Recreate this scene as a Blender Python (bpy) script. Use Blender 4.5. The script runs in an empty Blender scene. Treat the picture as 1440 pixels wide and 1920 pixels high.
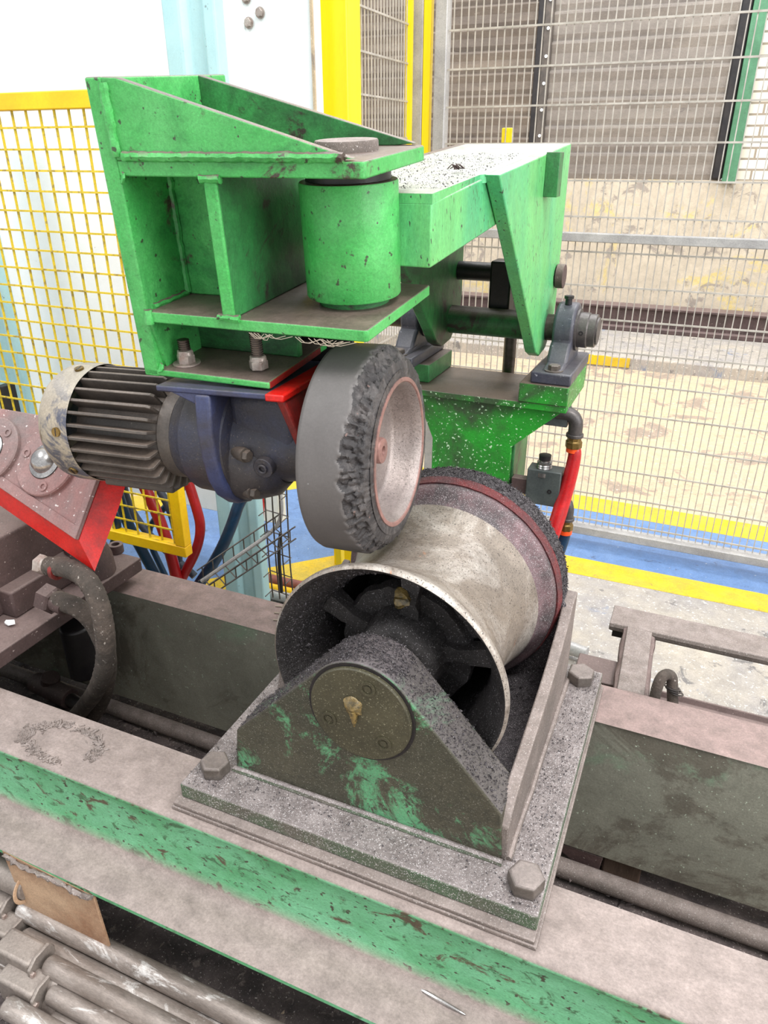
import bpy, bmesh, math, random
from math import sin, cos, pi, radians, sqrt
from mathutils import Vector as V, Matrix, noise
random.seed(4)
SC = bpy.context.scene
COL = SC.collection

# ------------------------------------------------------------------ camera, light, exposure
F_PX = 1380.0
CAM = V((0, 0, .75)); PITCH = radians(25.9); HEAD = radians(23.5)
cd = bpy.data.cameras.new('camera'); cam = bpy.data.objects.new('camera', cd); COL.objects.link(cam)
cd.sensor_fit = 'VERTICAL'; cd.sensor_height = 36; cd.sensor_width = 27; cd.lens = F_PX / 1920 * 36
cd.clip_start = .02; cd.clip_end = 60
cam.location = CAM; cam.rotation_euler = (pi / 2 - PITCH, 0, HEAD)
SC.camera = cam
vs = SC.view_settings
vs.view_transform = 'Standard'; vs.look = 'None'; vs.gamma = 1; vs.use_curve_mapping = False
vs.exposure = 0.50
SC.render.film_transparent = False
SC.cycles.max_bounces = 8

world = bpy.data.worlds.new('hall_daylight'); SC.world = world; world.use_nodes = True
bg = world.node_tree.nodes['Background']; bg.inputs[0].default_value = (.95, .98, 1, 1); bg.inputs[1].default_value = .78


def area(name, loc, size, sy, power, target, col=(1, 1, 1)):
    l = bpy.data.lights.new(name, 'AREA'); l.shape = 'RECTANGLE'; l.size = size; l.size_y = sy
    l.energy = power; l.color = col
    o = bpy.data.objects.new(name, l); COL.objects.link(o); o.location = loc
    o.rotation_euler = (V(target) - V(loc)).to_track_quat('-Z', 'Y').to_euler()
    return o


area('roof_light', (1.2, -.2, 3.6), 1.6, 1.0, 75, (-.3, .9, .1), (1, .98, .95))
area('roof_light', (-2.4, -.6, 3.6), 1.4, .8, 42, (-.5, .9, .2))
area('roof_light', (-.6, 2.6, 3.8), 2.6, .7, 60, (-.6, 2.6, 0))
area('side_window', (3.4, .2, 1.7), 2.6, 1.6, 75, (-.4, .9, .3))
area('roof_light', (-.5, 4.2, 3.6), 3.2, .8, 85, (-.4, 4.6, 0))

# ------------------------------------------------------------------ pixel -> point on a plane (camera calibration)
_F = V((-sin(HEAD) * cos(PITCH), cos(HEAD) * cos(PITCH), -sin(PITCH)))
_R = V((cos(HEAD), sin(HEAD), 0)); _U = _R.cross(_F)


def ray(px, py): return _F + _R * ((px - 720) / F_PX) - _U * ((py - 960) / F_PX)


def at(px, py, x=None, y=None, z=None):
    d = ray(px, py)
    t = (z - CAM.z) / d.z if z is not None else (x - CAM.x) / d.x if x is not None else (y - CAM.y) / d.y
    return CAM + d * t


# ------------------------------------------------------------------ materials
def lin(c):
    r = []
    for v in c[:3]:
        v /= 255.
        r.append(v / 12.92 if v <= .04045 else ((v + .055) / 1.055) ** 2.4)
    return (*r, 1)


def mat(name, base, alt=None, alt_scale=6, alt_t=.5, alt_w=.12, chips=None, chip_scale=14, chip_t=.64, speck=None,
        speck_scale=260, speck_t=.70, dust=None, dust_amt=.0, rough=.55, metal=0., bump=.15, bump_scale=90,
        stretch=(1, 1, 1), dust2=None, spec=.5, wear=None, wear_scale=40, wear_t=.6, under=False, dust_t=.62, wear_w=.03, grain=.3):
    m = bpy.data.materials.new(name); m.use_nodes = True
    nt = m.node_tree; N = nt.nodes; Lk = nt.links
    bs = N['Principled BSDF']
    tc = N.new('ShaderNodeTexCoord'); mp = N.new('ShaderNodeMapping'); Lk.new(tc.outputs['Object'], mp.inputs[0])
    mp.inputs['Scale'].default_value = stretch

    def nz(scale, detail=6, rg=.6, dist=0., w=0.):
        n = N.new('ShaderNodeTexNoise'); n.inputs['Scale'].default_value = scale; n.inputs['Detail'].default_value = detail
        n.inputs['Roughness'].default_value = rg; n.inputs['Distortion'].default_value = dist
        if w:
            a = N.new('ShaderNodeVectorMath'); a.operation = 'ADD'; a.inputs[1].default_value = (w, w * 1.7, -w)
            Lk.new(mp.outputs[0], a.inputs[0]); Lk.new(a.outputs[0], n.inputs['Vector'])
        else:
            Lk.new(mp.outputs[0], n.inputs['Vector'])
        return n.outputs[0]

    def step(o, t, w):
        r = N.new('ShaderNodeMapRange'); r.inputs['From Min'].default_value = t - w; r.inputs['From Max'].default_value = t + w
        Lk.new(o, r.inputs[0]); return r.outputs[0]

    def mix(fac, a, b):
        x = N.new('ShaderNodeMix'); x.data_type = 'RGBA'
        if isinstance(fac, float): x.inputs[0].default_value = fac
        else: Lk.new(fac, x.inputs[0])
        for k, c in ((6, a), (7, b)):
            if isinstance(c, tuple): x.inputs[k].default_value = c
            else: Lk.new(c, x.inputs[k])
        return x.outputs[2]

    def mul(a, b):
        x = N.new('ShaderNodeMath'); x.operation = 'MULTIPLY'; Lk.new(a, x.inputs[0])
        if isinstance(b, float): x.inputs[1].default_value = b
        else: Lk.new(b, x.inputs[1])
        return x.outputs[0]
    col = lin(base)
    if alt: col = mix(step(nz(alt_scale, 8, .65, .4), alt_t, alt_w), col, lin(alt))
    if wear: col = mix(step(nz(wear_scale, 10, .75, .8, 3.3), wear_t, wear_w), col, lin(wear))
    if chips: col = mix(step(nz(chip_scale, 10, .7, .6, 7.1), chip_t, .025), col, lin(chips))
    if speck and under: col = mix(step(nz(speck_scale, 2, .5, 0, 1.3), speck_t, .02), col, lin(speck))
    if dust:
        g = N.new('ShaderNodeNewGeometry'); s = N.new('ShaderNodeSeparateXYZ'); Lk.new(g.outputs['Normal'], s.inputs[0])
        up = step(s.outputs[2], dust_t, .22)
        dn = step(nz(9, 8, .7, .3, 2.2), .42, .22)
        dc = mix(step(nz(38, 8, .75, .2, 5.5), .5, .16), lin(dust), lin(dust2)) if dust2 else lin(dust)
        col = mix(mul(up, mul(dn, dust_amt)) if dust_amt < 1 else mul(up, dust_amt), col, dc)
    if speck and not under: col = mix(step(nz(speck_scale, 2, .5, 0, 1.3), speck_t, .03), col, lin(speck))
    if bump and grain:
        gr = N.new('ShaderNodeMapRange'); gr.inputs['From Min'].default_value = .3; gr.inputs['From Max'].default_value = .7
        gr.inputs['To Min'].default_value = 1 - grain; gr.inputs['To Max'].default_value = 1 + grain * .6
        Lk.new(nz(330, 6, .8, .2, 9.), gr.inputs[0])
        g2 = N.new('ShaderNodeMapRange'); g2.inputs['From Min'].default_value = .3; g2.inputs['From Max'].default_value = .7
        g2.inputs['To Min'].default_value = 1 - grain * .7; g2.inputs['To Max'].default_value = 1 + grain * .35
        Lk.new(nz(24, 8, .75, .5, 12.), g2.inputs[0])
        vm = N.new('ShaderNodeVectorMath'); vm.operation = 'SCALE'
        if isinstance(col, tuple): vm.inputs[0].default_value = col[:3]
        else: Lk.new(col, vm.inputs[0])
        Lk.new(mul(gr.outputs[0], g2.outputs[0]), vm.inputs['Scale']); col = vm.outputs[0]
    if isinstance(col, tuple): bs.inputs['Base Color'].default_value = col
    else: Lk.new(col, bs.inputs['Base Color'])
    bs.inputs['Metallic'].default_value = metal
    bs.inputs['Specular IOR Level'].default_value = spec
    rr = N.new('ShaderNodeMapRange'); rr.inputs['To Min'].default_value = max(0, rough - .14); rr.inputs['To Max'].default_value = min(1, rough + .14)
    Lk.new(nz(30, 5, .6, 0, 4.), rr.inputs[0]); Lk.new(rr.outputs[0], bs.inputs['Roughness'])
    if bump:
        b = N.new('ShaderNodeBump'); b.inputs['Strength'].default_value = bump; b.inputs['Distance'].default_value = .004
        Lk.new(nz(bump_scale, 8, .7), b.inputs['Height']); Lk.new(b.outputs[0], bs.inputs['Normal'])
    return m


M = {}
M['green'] = mat('bright_green_paint', (62, 172, 80), (96, 190, 108), 9, .52, .16, wear=(40, 118, 60), wear_scale=6, wear_t=.60, wear_w=.09, chips=(78, 66, 58), chip_scale=13, chip_t=.635, speck=(64, 84, 58), speck_scale=110, speck_t=.69, under=True, dust=(122, 106, 98), dust_amt=1., dust2=(98, 84, 78), rough=.42, bump=.4, bump_scale=40)
M['green_dark'] = mat('shaded_grimy_green_paint', (46, 120, 64), (62, 146, 78), 6, wear=(44, 80, 50), wear_scale=6, wear_t=.5, wear_w=.1, chips=(58, 52, 46), chip_scale=10, chip_t=.60, dust=(108, 94, 86), dust_amt=1., rough=.45, bump=.3, bump_scale=50)  # darker copy of the bracket green, its shade mixed into the colour with grime
M['green_arm'] = mat('lit_side_green_paint', (112, 196, 112), (86, 182, 124), 5, chips=(84, 120, 78), chip_scale=22, chip_t=.66, dust=(192, 196, 186), dust_amt=1., dust2=(150, 154, 144), speck=(70, 78, 66), speck_scale=220, speck_t=.68, under=True, rough=.4, bump=.25, bump_scale=40, stretch=(1, 1, .4))  # lighter green for the arm, the side light mixed into the colour
M['green_stand'] = mat('paint_splashed_green', (44, 156, 48), (62, 86, 56), 7, .52, .08, chips=(150, 40, 30), chip_scale=60, chip_t=.75, speck=(205, 240, 200), speck_scale=190, speck_t=.665, dust=(112, 98, 88), dust_amt=1., rough=.4, bump=.25, under=True)
M['beam'] = mat('worn_beam_green_paint', (120, 190, 146), (92, 166, 114), 8, chips=(96, 84, 66), chip_scale=19, chip_t=.60, wear=(74, 118, 82), wear_scale=34, wear_t=.585, speck=(72, 76, 60), speck_scale=110, speck_t=.65, under=True, dust=(166, 151, 145), dust_amt=1., dust2=(134, 121, 115), dust_t=.34, rough=.6, bump=.35, bump_scale=60, stretch=(.8, 1, 1.4))
M['beam_inner'] = mat('grimy_beam_paint', (146, 144, 130), (132, 172, 138), 5, .66, .08, wear=(118, 112, 100), wear_scale=3.2, wear_t=.54, speck=(200, 210, 190), speck_scale=200, speck_t=.72, under=True, dust=(160, 136, 131), dust_amt=1., dust2=(128, 110, 105), rough=.6, bump=.25, bump_scale=60)
M['dirtmetal'] = mat('dust_covered_steel', (134, 121, 115), (108, 98, 92), 9, speck=(186, 178, 174), speck_scale=600, speck_t=.66, dust=(158, 145, 140), dust_amt=1., dust2=(128, 116, 110), rough=.75, bump=.4, bump_scale=120)
M['plate'] = mat('grey_base_plate_steel', (104, 100, 90), (84, 104, 80), 11, chips=(70, 118, 84), chip_scale=20, chip_t=.63, speck=(206, 200, 200), speck_scale=700, speck_t=.63, dust=(162, 152, 150), dust_amt=1., dust2=(110, 101, 99), rough=.55, metal=.15, bump=.5, bump_scale=170)
M['block'] = mat('oily_black_green_block', (58, 58, 46), (76, 72, 58), 5, wear=(92, 156, 112), wear_scale=5.5, wear_t=.545, chips=(62, 60, 48), chip_scale=60, chip_t=.56, speck=(128, 124, 112), speck_scale=620, speck_t=.66, dust=(78, 72, 74), dust_amt=1., dust2=(112, 104, 106), rough=.5, bump=.4, bump_scale=170, stretch=(1, 1, 1.2))
M['block_side'] = M['block']
M['cap'] = mat('oily_end_cap_steel', (58, 56, 42), (78, 74, 56), 8, speck=(130, 126, 104), speck_scale=500, speck_t=.66, rough=.42, metal=.1, bump=.3, bump_scale=120)
M['grit'] = mat('dark_rubber_grit', (84, 78, 82), (56, 51, 54), 150, speck=(172, 166, 168), speck_scale=800, speck_t=.62, rough=.85, bump=.9, bump_scale=300)
M['grit_red'] = mat('red_brown_grit', (122, 40, 42), (86, 50, 54), 24, speck=(160, 140, 140), speck_scale=800, speck_t=.66, rough=.6, bump=.8, bump_scale=200)
M['ground_grit'] = mat('black_debris', (112, 100, 98), (76, 68, 68), 20, chips=(136, 122, 117), chip_scale=50, chip_t=.60, speck=(196, 186, 180), speck_scale=300, speck_t=.68, rough=.85, bump=1., bump_scale=60)
M['roller'] = mat('polished_worn_steel', (162, 150, 138), (130, 119, 109), 10, .5, .2, wear=(206, 198, 190), wear_scale=10, wear_t=.58, wear_w=.12, chips=(196, 140, 106), chip_scale=30, chip_t=.675, speck=(86, 78, 74), speck_scale=500, speck_t=.64, rough=.45, metal=.5, bump=.35, bump_scale=50, spec=.6)
M['roller_flange'] = mat('maroon_grimed_steel', (128, 102, 106), (84, 76, 78), 20, speck=(176, 168, 170), speck_scale=800, speck_t=.62, rough=.5, metal=.3, bump=.4, bump_scale=160)
M['roller_inner'] = mat('tarry_roller_inside', (62, 58, 58), (44, 41, 41), 14, speck=(150, 146, 148), speck_scale=600, speck_t=.66, rough=.5, bump=.8, bump_scale=90)
M['rubber'] = mat('smooth_grey_rubber', (104, 100, 99), (88, 84, 83), 5, .5, .2, grain=.12, speck=(130, 128, 128), speck_scale=160, speck_t=.78, rough=.55, bump=.06, bump_scale=120)
M['rubber_torn'] = mat('torn_black_rubber', (60, 57, 58), (94, 89, 88), 50, .55, .08, speck=(130, 106, 100), speck_scale=160, speck_t=.73, rough=.42, bump=.9, bump_scale=75)
M['rim_pink'] = mat('primer_pink_rim_edge', (168, 124, 116), (128, 100, 94), 40, .5, .2, rough=.5, metal=.2, bump=.2)
M['rim_in'] = mat('brushed_wheel_barrel', (176, 164, 159), (142, 131, 128), 9, .5, .2, speck=(104, 96, 92), speck_scale=600, speck_t=.65, rough=.42, metal=.5, bump=.3, bump_scale=150)
M['motor'] = mat('grime_black_motor', (74, 68, 64), (96, 87, 80), 14, chips=(160, 150, 138), chip_scale=26, chip_t=.70, dust=(128, 114, 104), dust_amt=1., dust2=(100, 88, 80), rough=.45, bump=.25)
M['cowl'] = mat('blue_grey_fan_cowl', (84, 86, 100), (112, 108, 106), 9, wear=(166, 154, 136), wear_scale=15, wear_t=.50, chips=(110, 92, 68), chip_scale=14, chip_t=.64,
                dust=(172, 163, 152), dust_amt=.9, rough=.48, bump=.15)
M['gearblue'] = mat('navy_gearbox_paint', (62, 70, 108), (58, 56, 64), 9, .54, .14, chips=(160, 116, 86), chip_scale=14, chip_t=.64, rough=.38, bump=.25, dust=(90, 82, 80), dust_amt=.7)
M['gearblack'] = mat('oily_gearbox_casting', (62, 58, 60), (52, 56, 76), 10, .56, .12, speck=(120, 110, 100), speck_scale=500, speck_t=.7, rough=.42, bump=.35, bump_scale=130, dust=(92, 84, 80), dust_amt=.6)
M['red'] = mat('sprayed_red_paint', (214, 24, 18), (150, 30, 26), 12, .58, .1, rough=.4, bump=.25)
M['redmix'] = mat('red_over_grime', (176, 30, 24), (70, 46, 44), 12, .5, .16, rough=.45, bump=.3)
M['red_dusty'] = mat('dusty_red_plate', (158, 112, 108), (132, 122, 120), 6, .5, .16, speck=(226, 214, 210), speck_scale=150, speck_t=.70, rough=.6, bump=.2)
M['brownmach'] = mat('brown_grimed_machine', (92, 72, 70), (76, 60, 58), 10, speck=(170, 154, 148), speck_scale=220, speck_t=.71, dust=(124, 106, 102), dust_amt=1., rough=.65, bump=.35)
M['bolt'] = mat('dusty_bolt_steel', (120, 112, 106), (96, 88, 82), 30, dust=(150, 138, 134), dust_amt=.8, rough=.5, metal=.4, bump=.25)
M['nut'] = mat('zinc_nut', (190, 180, 172), (156, 136, 128), 40, rough=.38, metal=.4, bump=.15)
M['brass'] = mat('brass_fitting', (150, 120, 66), (110, 90, 50), 30, rough=.35, metal=.7, bump=.1)
M['silver'] = mat('bright_steel_fitting', (190, 186, 184), (140, 138, 138), 30, rough=.25, metal=.85, bump=.05)
M['ironpipe'] = mat('grey_iron_fitting', (104, 98, 96), (80, 76, 76), 20, rough=.4, metal=.5, bump=.2)
M['black'] = mat('black_steel', (34, 32, 36), (48, 44, 44), 12, rough=.4, metal=.2, bump=.2)
M['bluegrey'] = mat('blue_grey_bearing_cast', (62, 64, 78), (84, 82, 88), 12, speck=(150, 150, 160), speck_scale=180, speck_t=.74, dust=(104, 100, 106), dust_amt=.8, rough=.4, bump=.2)
M['shaft'] = mat('dirty_turned_shaft', (70, 60, 54), (96, 86, 80), 24, rough=.35, metal=.5, bump=.15)
M['valve'] = mat('grey_valve_body', (70, 76, 76), (84, 90, 88), 20, rough=.45, bump=.1)
M['redhose'] = mat('red_rubber_hose', (214, 36, 40), (170, 24, 28), 16, rough=.32, bump=.1)
M['redhose_dark'] = mat('dark_red_hose', (150, 20, 26), (176, 24, 30), 16, rough=.4, bump=.1)
M['bluehose'] = mat('petrol_blue_hose', (22, 66, 100), (16, 48, 76), 16, rough=.4, bump=.1)
M['greyhose'] = mat('slate_grey_hose', (84, 92, 108), (66, 72, 86), 16, rough=.5, bump=.1)
M['dustyhose'] = mat('dust_caked_hose', (104, 92, 84), (76, 68, 62), 26, speck=(176, 166, 158), speck_scale=200, speck_t=.69, rough=.85, bump=.9, bump_scale=110)
M['orange'] = mat('orange_ring', (240, 84, 30), rough=.4, bump=0)
M['yellow'] = mat('safety_yellow_paint', (250, 208, 8), (240, 186, 10), 8, grain=.1, chips=(120, 96, 30), chip_scale=60, chip_t=.69, rough=.4, bump=.1)
M['yellow_clean'] = mat('bright_yellow_paint', (255, 226, 0), (252, 214, 6), 6, grain=.06, chips=(216, 180, 30), chip_scale=12, chip_t=.7, rough=.35, bump=.05, stretch=(1, 1, .15))
M['yellowwire'] = mat('yellow_mesh_wire', (226, 196, 40), (166, 140, 66), 60, .58, .05, rough=.5, bump=.1)
M['galv'] = mat('galvanised_grey', (188, 186, 184), (166, 164, 164), 10, rough=.45, metal=.2, bump=.05)
M['fencewire'] = mat('galvanised_fence_wire', (196, 190, 182), (170, 164, 156), 30, rough=.45, metal=.25, bump=0)
M['traywire'] = mat('dull_tray_wire', (112, 106, 102), (86, 82, 80), 40, rough=.4, metal=.6, bump=0)
M['paleblue'] = mat('pale_blue_column_paint', (178, 216, 220), (164, 206, 214), 5, grain=.08, chips=(96, 130, 140), chip_scale=40, chip_t=.72, speck=(110, 120, 122), speck_scale=60, speck_t=.76,
                    rough=.35, bump=.05)
M['whitewall'] = mat('white_painted_panel', (248, 249, 249), (240, 243, 243), 4, grain=.06, chips=(214, 214, 210), chip_scale=22, chip_t=.72, speck=(180, 174, 166), speck_scale=90, speck_t=.77, rough=.5, bump=.04)
M['concrete'] = mat('sandy_factory_floor', (216, 188, 152), (200, 180, 154), 2.5, chips=(166, 148, 132), chip_scale=5, chip_t=.58, speck=(232, 216, 194), speck_scale=80, speck_t=.69, rough=.8, bump=.15)
M['concrete_grey'] = mat('pale_grimy_concrete', (190, 180, 166), (160, 156, 156), 6, .5, .2, wear=(142, 150, 168), wear_scale=7, wear_t=.62, chips=(128, 124, 122), chip_scale=14, chip_t=.60, speck=(226, 220, 212), speck_scale=120, speck_t=.67, rough=.8, bump=.2)
M['bluefloor'] = mat('blue_floor_paint', (96, 132, 184), (118, 148, 192), 5, .5, .2, chips=(88, 106, 140), chip_scale=22, chip_t=.64, speck=(210, 214, 222), speck_scale=70, speck_t=.74, rough=.5, bump=.1)
M['yellowfloor'] = mat('yellow_floor_line', (236, 196, 16), (214, 184, 60), 14, chips=(180, 156, 80), chip_scale=40, chip_t=.63, rough=.5, bump=.1)
M['oldwall'] = mat('weathered_concrete_wall', (208, 196, 176), (188, 176, 158), 3.5, .5, .2, wear=(214, 194, 132), wear_scale=1.6, wear_t=.58, chips=(160, 150, 140), chip_scale=8, chip_t=.58, rough=.85, bump=.3, bump_scale=20)
M['shutter'] = mat('grey_shutter_steel', (150, 142, 134), (132, 124, 118), 4, chips=(116, 108, 104), chip_scale=7, chip_t=.68, rough=.5, metal=.2, bump=.05, stretch=(.4, 1, 1))
M['shutter2'] = mat('brown_grey_cladding', (140, 128, 116), (120, 110, 102), 5, chips=(176, 166, 156), chip_scale=6, chip_t=.66, rough=.6, metal=.1, bump=.05, stretch=(.3, 1, 1))
M['greenframe'] = mat('green_door_frame', (84, 138, 104), (70, 120, 88), 8, chips=(60, 74, 62), chip_scale=14, chip_t=.66, rough=.5, bump=.1)
M['rust'] = mat('rusty_steel_sheet', (196, 164, 134), (156, 116, 88), 7, chips=(120, 84, 62), chip_scale=14, chip_t=.64, rough=.7, bump=.25)
M['pipe'] = mat('scratched_zinc_pipe', (176, 165, 158), (142, 130, 122), 16, wear=(216, 210, 206), wear_scale=22, wear_t=.57, chips=(200, 182, 146), chip_scale=14, chip_t=.70, rough=.42, metal=.35,
                bump=.3, stretch=(.35, 1, 1))
M['clamp'] = mat('cast_clamp_alloy', (156, 146, 138), (120, 110, 104), 12, dust=(172, 160, 152), dust_amt=.8, rough=.5, metal=.3, bump=.2)
M['wood'] = mat('dirty_timber_block', (120, 96, 80), (90, 74, 64), 10, rough=.8, bump=.4, stretch=(1, 1, .2))
M['grease'] = mat('amber_grease', (142, 118, 66), (70, 62, 40), 90, rough=.15, bump=.5, bump_scale=160, spec=.8)
M['web'] = mat('dusty_cobweb', (168, 156, 140), rough=.9, bump=0)
M['copper'] = mat('dull_red_pipe_paint', (150, 84, 72), (130, 84, 76), 12, rough=.5, bump=.1)

# white brick with mortar
bm_ = mat('white_painted_brick', (226, 218, 206), (206, 196, 182), 5, rough=.7, bump=.1)
nt = bm_.node_tree; bk = nt.nodes.new('ShaderNodeTexBrick'); bs = nt.nodes['Principled BSDF']
tc = nt.nodes.new('ShaderNodeTexCoord'); mp = nt.nodes.new('ShaderNodeMapping'); mp.inputs['Rotation'].default_value = (pi / 2, 0, 0)
nt.links.new(tc.outputs['Object'], mp.inputs[0]); nt.links.new(mp.outputs[0], bk.inputs['Vector'])
bk.inputs['Color1'].default_value = lin((236, 230, 220)); bk.inputs['Color2'].default_value = lin((216, 206, 190)); bk.inputs['Mortar'].default_value = lin((150, 138, 122))
bk.inputs['Scale'].default_value = 1; bk.inputs['Brick Width'].default_value = .16; bk.inputs['Row Height'].default_value = .056; bk.inputs['Mortar Size'].default_value = .006
nt.links.new(bk.outputs[0], bs.inputs['Base Color']); M['brick'] = bm_


# ------------------------------------------------------------------ mesh helpers
def basis(ax):
    ax = V(ax).normalized()
    t = V((0, 0, 1)).cross(ax)
    if t.length < 1e-4: t = V((1, 0, 0))
    t.normalize(); return ax, t, ax.cross(t)


class B:
    def __init__(s): s.bm = bmesh.new()

    def face(s, vs):
        try: return s.bm.faces.new(vs)
        except ValueError: return None

    def box(s, lo, hi, mtx=None):
        lo = V(lo); hi = V(hi)
        vs = [V((x, y, z)) for x in (lo.x, hi.x) for y in (lo.y, hi.y) for z in (lo.z, hi.z)]
        if mtx: vs = [mtx @ v for v in vs]
        v = [s.bm.verts.new(q) for q in vs]
        for f in ((0, 1, 3, 2), (4, 6, 7, 5), (0, 4, 5, 1), (2, 3, 7, 6), (0, 2, 6, 4), (1, 5, 7, 3)): s.face([v[i] for i in f])
        return s

    def prism(s, pts, vec):
        vec = V(vec); a = [s.bm.verts.new(V(p)) for p in pts]; b = [s.bm.verts.new(V(p) + vec) for p in pts]; n = len(a)
        s.face(a[::-1]); s.face(b)
        for i in range(n): s.face([a[i], a[(i + 1) % n], b[(i + 1) % n], b[i]])
        return s

    def lathe(s, o, ax, prof, seg=64, closed=False, th0=0):
        """prof: list of (t along axis, r); r=0 closes with a point"""
        o = V(o); ax, t, b = basis(ax); rings = []
        for (h, r) in prof:
            if r < 1e-6: rings.append([s.bm.verts.new(o + ax * h)])
            else: rings.append([s.bm.verts.new(o + ax * h + (t * cos(2 * pi * k / seg + th0) + b * sin(2 * pi * k / seg + th0)) * r) for k in range(seg)])
        rr = rings + [rings[0]] if closed else rings
        for p, q in zip(rr, rr[1:]):
            for k in range(seg):
                k2 = (k + 1) % seg
                if len(p) == 1 and len(q) == 1: continue
                if len(p) == 1: s.face([p[0], q[k2], q[k]])
                elif len(q) == 1: s.face([p[k], p[k2], q[0]])
                else: s.face([p[k], p[k2], q[k2], q[k]])
        return s

    def cyl(s, p0, p1, r, r1=None, seg=24, th0=0):
        p0 = V(p0); p1 = V(p1); L = (p1 - p0).length
        return s.lathe(p0, p1 - p0, [(0, 0), (0, r), (L, r if r1 is None else r1), (L, 0)], seg, th0=th0)

    def ring(s, p0, p1, ro, ri, seg=40):
        p0 = V(p0); p1 = V(p1); L = (p1 - p0).length
        return s.lathe(p0, p1 - p0, [(0, ri), (0, ro), (L, ro), (L, ri)], seg, closed=True)

    def hexbolt(s, p, ax, r, h, rot=.2):
        p = V(p); ax = V(ax).normalized()
        s.lathe(p, ax, [(0, 0), (0, r), (h * .86, r), (h, r * .86), (h, 0)], 6, th0=rot); return s

    def tube(s, pts, r, seg=10, smooth=0, rad=None):
        pts = [V(p) for p in pts]
        for _ in range(smooth):
            q = [pts[0]]
            for a, b in zip(pts, pts[1:]): q += [a * .75 + b * .25, a * .25 + b * .75]
            pts = q + [pts[-1]]
        up = None; rings = []
        for i, p in enumerate(pts):
            d = (pts[min(i + 1, len(pts) - 1)] - pts[max(i - 1, 0)])
            if d.length < 1e-9: continue
            d.normalize()
            if up is None: up = d.orthogonal().normalized()
            up = (up - d * up.dot(d)).normalized(); w = d.cross(up)
            rr = rad(i / (len(pts) - 1)) if rad else r
            rings.append([s.bm.verts.new(p + (up * cos(2 * pi * k / seg) + w * sin(2 * pi * k / seg)) * rr) for k in range(seg)])
        for p, q in zip(rings, rings[1:]):
            for k in range(seg): s.face([p[k], p[(k + 1) % seg], q[(k + 1) % seg], q[k]])
        s.face(rings[0][::-1]); s.face(rings[-1]); return s

    def jitter(s, amp, scale=30, seed=0):
        for v in s.bm.verts:
            n = noise.noise_vector(v.co * scale + V((seed, seed, seed))); v.co += n * amp
        return s

    def done(s, name, m, parent=None, bevel=0, seg=2, smooth=True, sharp=35):
        bmesh.ops.recalc_face_normals(s.bm, faces=s.bm.faces)
        me = bpy.data.meshes.new(name); s.bm.to_mesh(me); s.bm.free()
        if smooth: me.shade_smooth(); me.set_sharp_from_angle(angle=radians(sharp))
        for x in (m if isinstance(m, (list, tuple)) else [m]): me.materials.append(M[x])
        o = bpy.data.objects.new(name, me); COL.objects.link(o)
        if parent: o.parent = parent
        if bevel:
            md = o.modifiers.new('edge_round', 'BEVEL'); md.width = bevel; md.segments = seg; md.limit_method = 'ANGLE'; md.angle_limit = radians(40)
            md.harden_normals = False
        return o


def tag(o, label, cat, group=None, kind=None):
    if label: o['label'] = label
    if cat: o['category'] = cat
    if group: o['group'] = group
    if kind: o['kind'] = kind
    return o


def thing(name, label, cat, loc=(0, 0, 0), rot=None, group=None):
    o = bpy.data.objects.new(name, None); COL.objects.link(o); o.empty_display_size = .05
    if rot is not None:
        o.rotation_mode = 'QUATERNION'; o.rotation_quaternion = rot.to_quaternion()
    o.location = loc
    return tag(o, label, cat, group)


def struct(o): o['kind'] = 'structure'; return o


def rel(root):
    """world -> local of an unrotated thing"""
    l = root.location.copy()
    return lambda p: V(p) - l


def arc(cx, cz, r, a0, a1, n): return [(cx + r * cos(radians(a0 + (a1 - a0) * i / n)), cz + r * sin(radians(a0 + (a1 - a0) * i / n))) for i in range(n + 1)]


FZ = -.33
# ------------------------------------------------------------------ the setting
struct(B().box((-5, -1.2, FZ - .05), (4, 4.3, FZ)).done('floor', 'concrete', smooth=False))
# painted walkway: yellow / blue / yellow bands, with a corner hidden behind the machine
def band(name, pts, m, h):
    return struct(B().prism([V((p[0], p[1], FZ)) for p in pts], (0, 0, h)).done(name, m, smooth=False))


dA = V((-.22, .46)).normalized()
def ln(y): return (3.0, y)
cu, cl = -.75, 0
band('trim_1', [(3, 2.395), (3, 2.28), (-.99, 2.33), (-1.75, 1.62), (-3.2, .28), (-3.28, .37), (-1.77, 1.78), (-1.0, 2.46), (-.6, 2.44)], 'yellowfloor', .0015)
band('trim_2', [(3, 2.28), (3, 1.97), (-.62, 1.985), (-1.06, 1.55), (-2.4, .2), (-3.2, .28), (-1.75, 1.62), (-.99, 2.33)], 'bluefloor', .001)
band('trim_3', [(3, 1.97), (3, 1.885), (-.60, 1.885), (-.93, 1.53), (-2.3, .2), (-2.4, .2), (-1.06, 1.55), (-.62, 1.985)], 'yellowfloor', .0015)
band('trim_4', [(3, 1.884), (3, 1.04), (-1.45, 1.04), (-.93, 1.529), (-.60, 1.884)], 'concrete_grey', .0012)
# raised kerb and platform at the back
WY = 5.1
struct(B().box((-5, 4.26, FZ - .05), (4, WY + .3, -.262)).done('floor_1', 'concrete_grey', bevel=.01))
b = B()
for i in range(10): b.box((-.61 + i * .025, 4.252, -.32), (-.585 + i * .025, 4.258, -.266 - .006 * random.random()))
struct(b.done('trim_5', 'yellowfloor', smooth=False))
struct(B().box((-5, WY, -.262), (4, WY + .2, .615)).done('wall_back', 'oldwall', smooth=False))
b = B(); b.box((-5, WY - .16, -.262), (4, WY - .10, -.235)); b.box((-5, WY - .10, -.262), (4, WY - .001, -.12)); b.box((-5, WY - .13, -.128), (4, WY - .001, -.112))
struct(b.done('trim_6', 'brownmach', bevel=.004))
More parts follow.
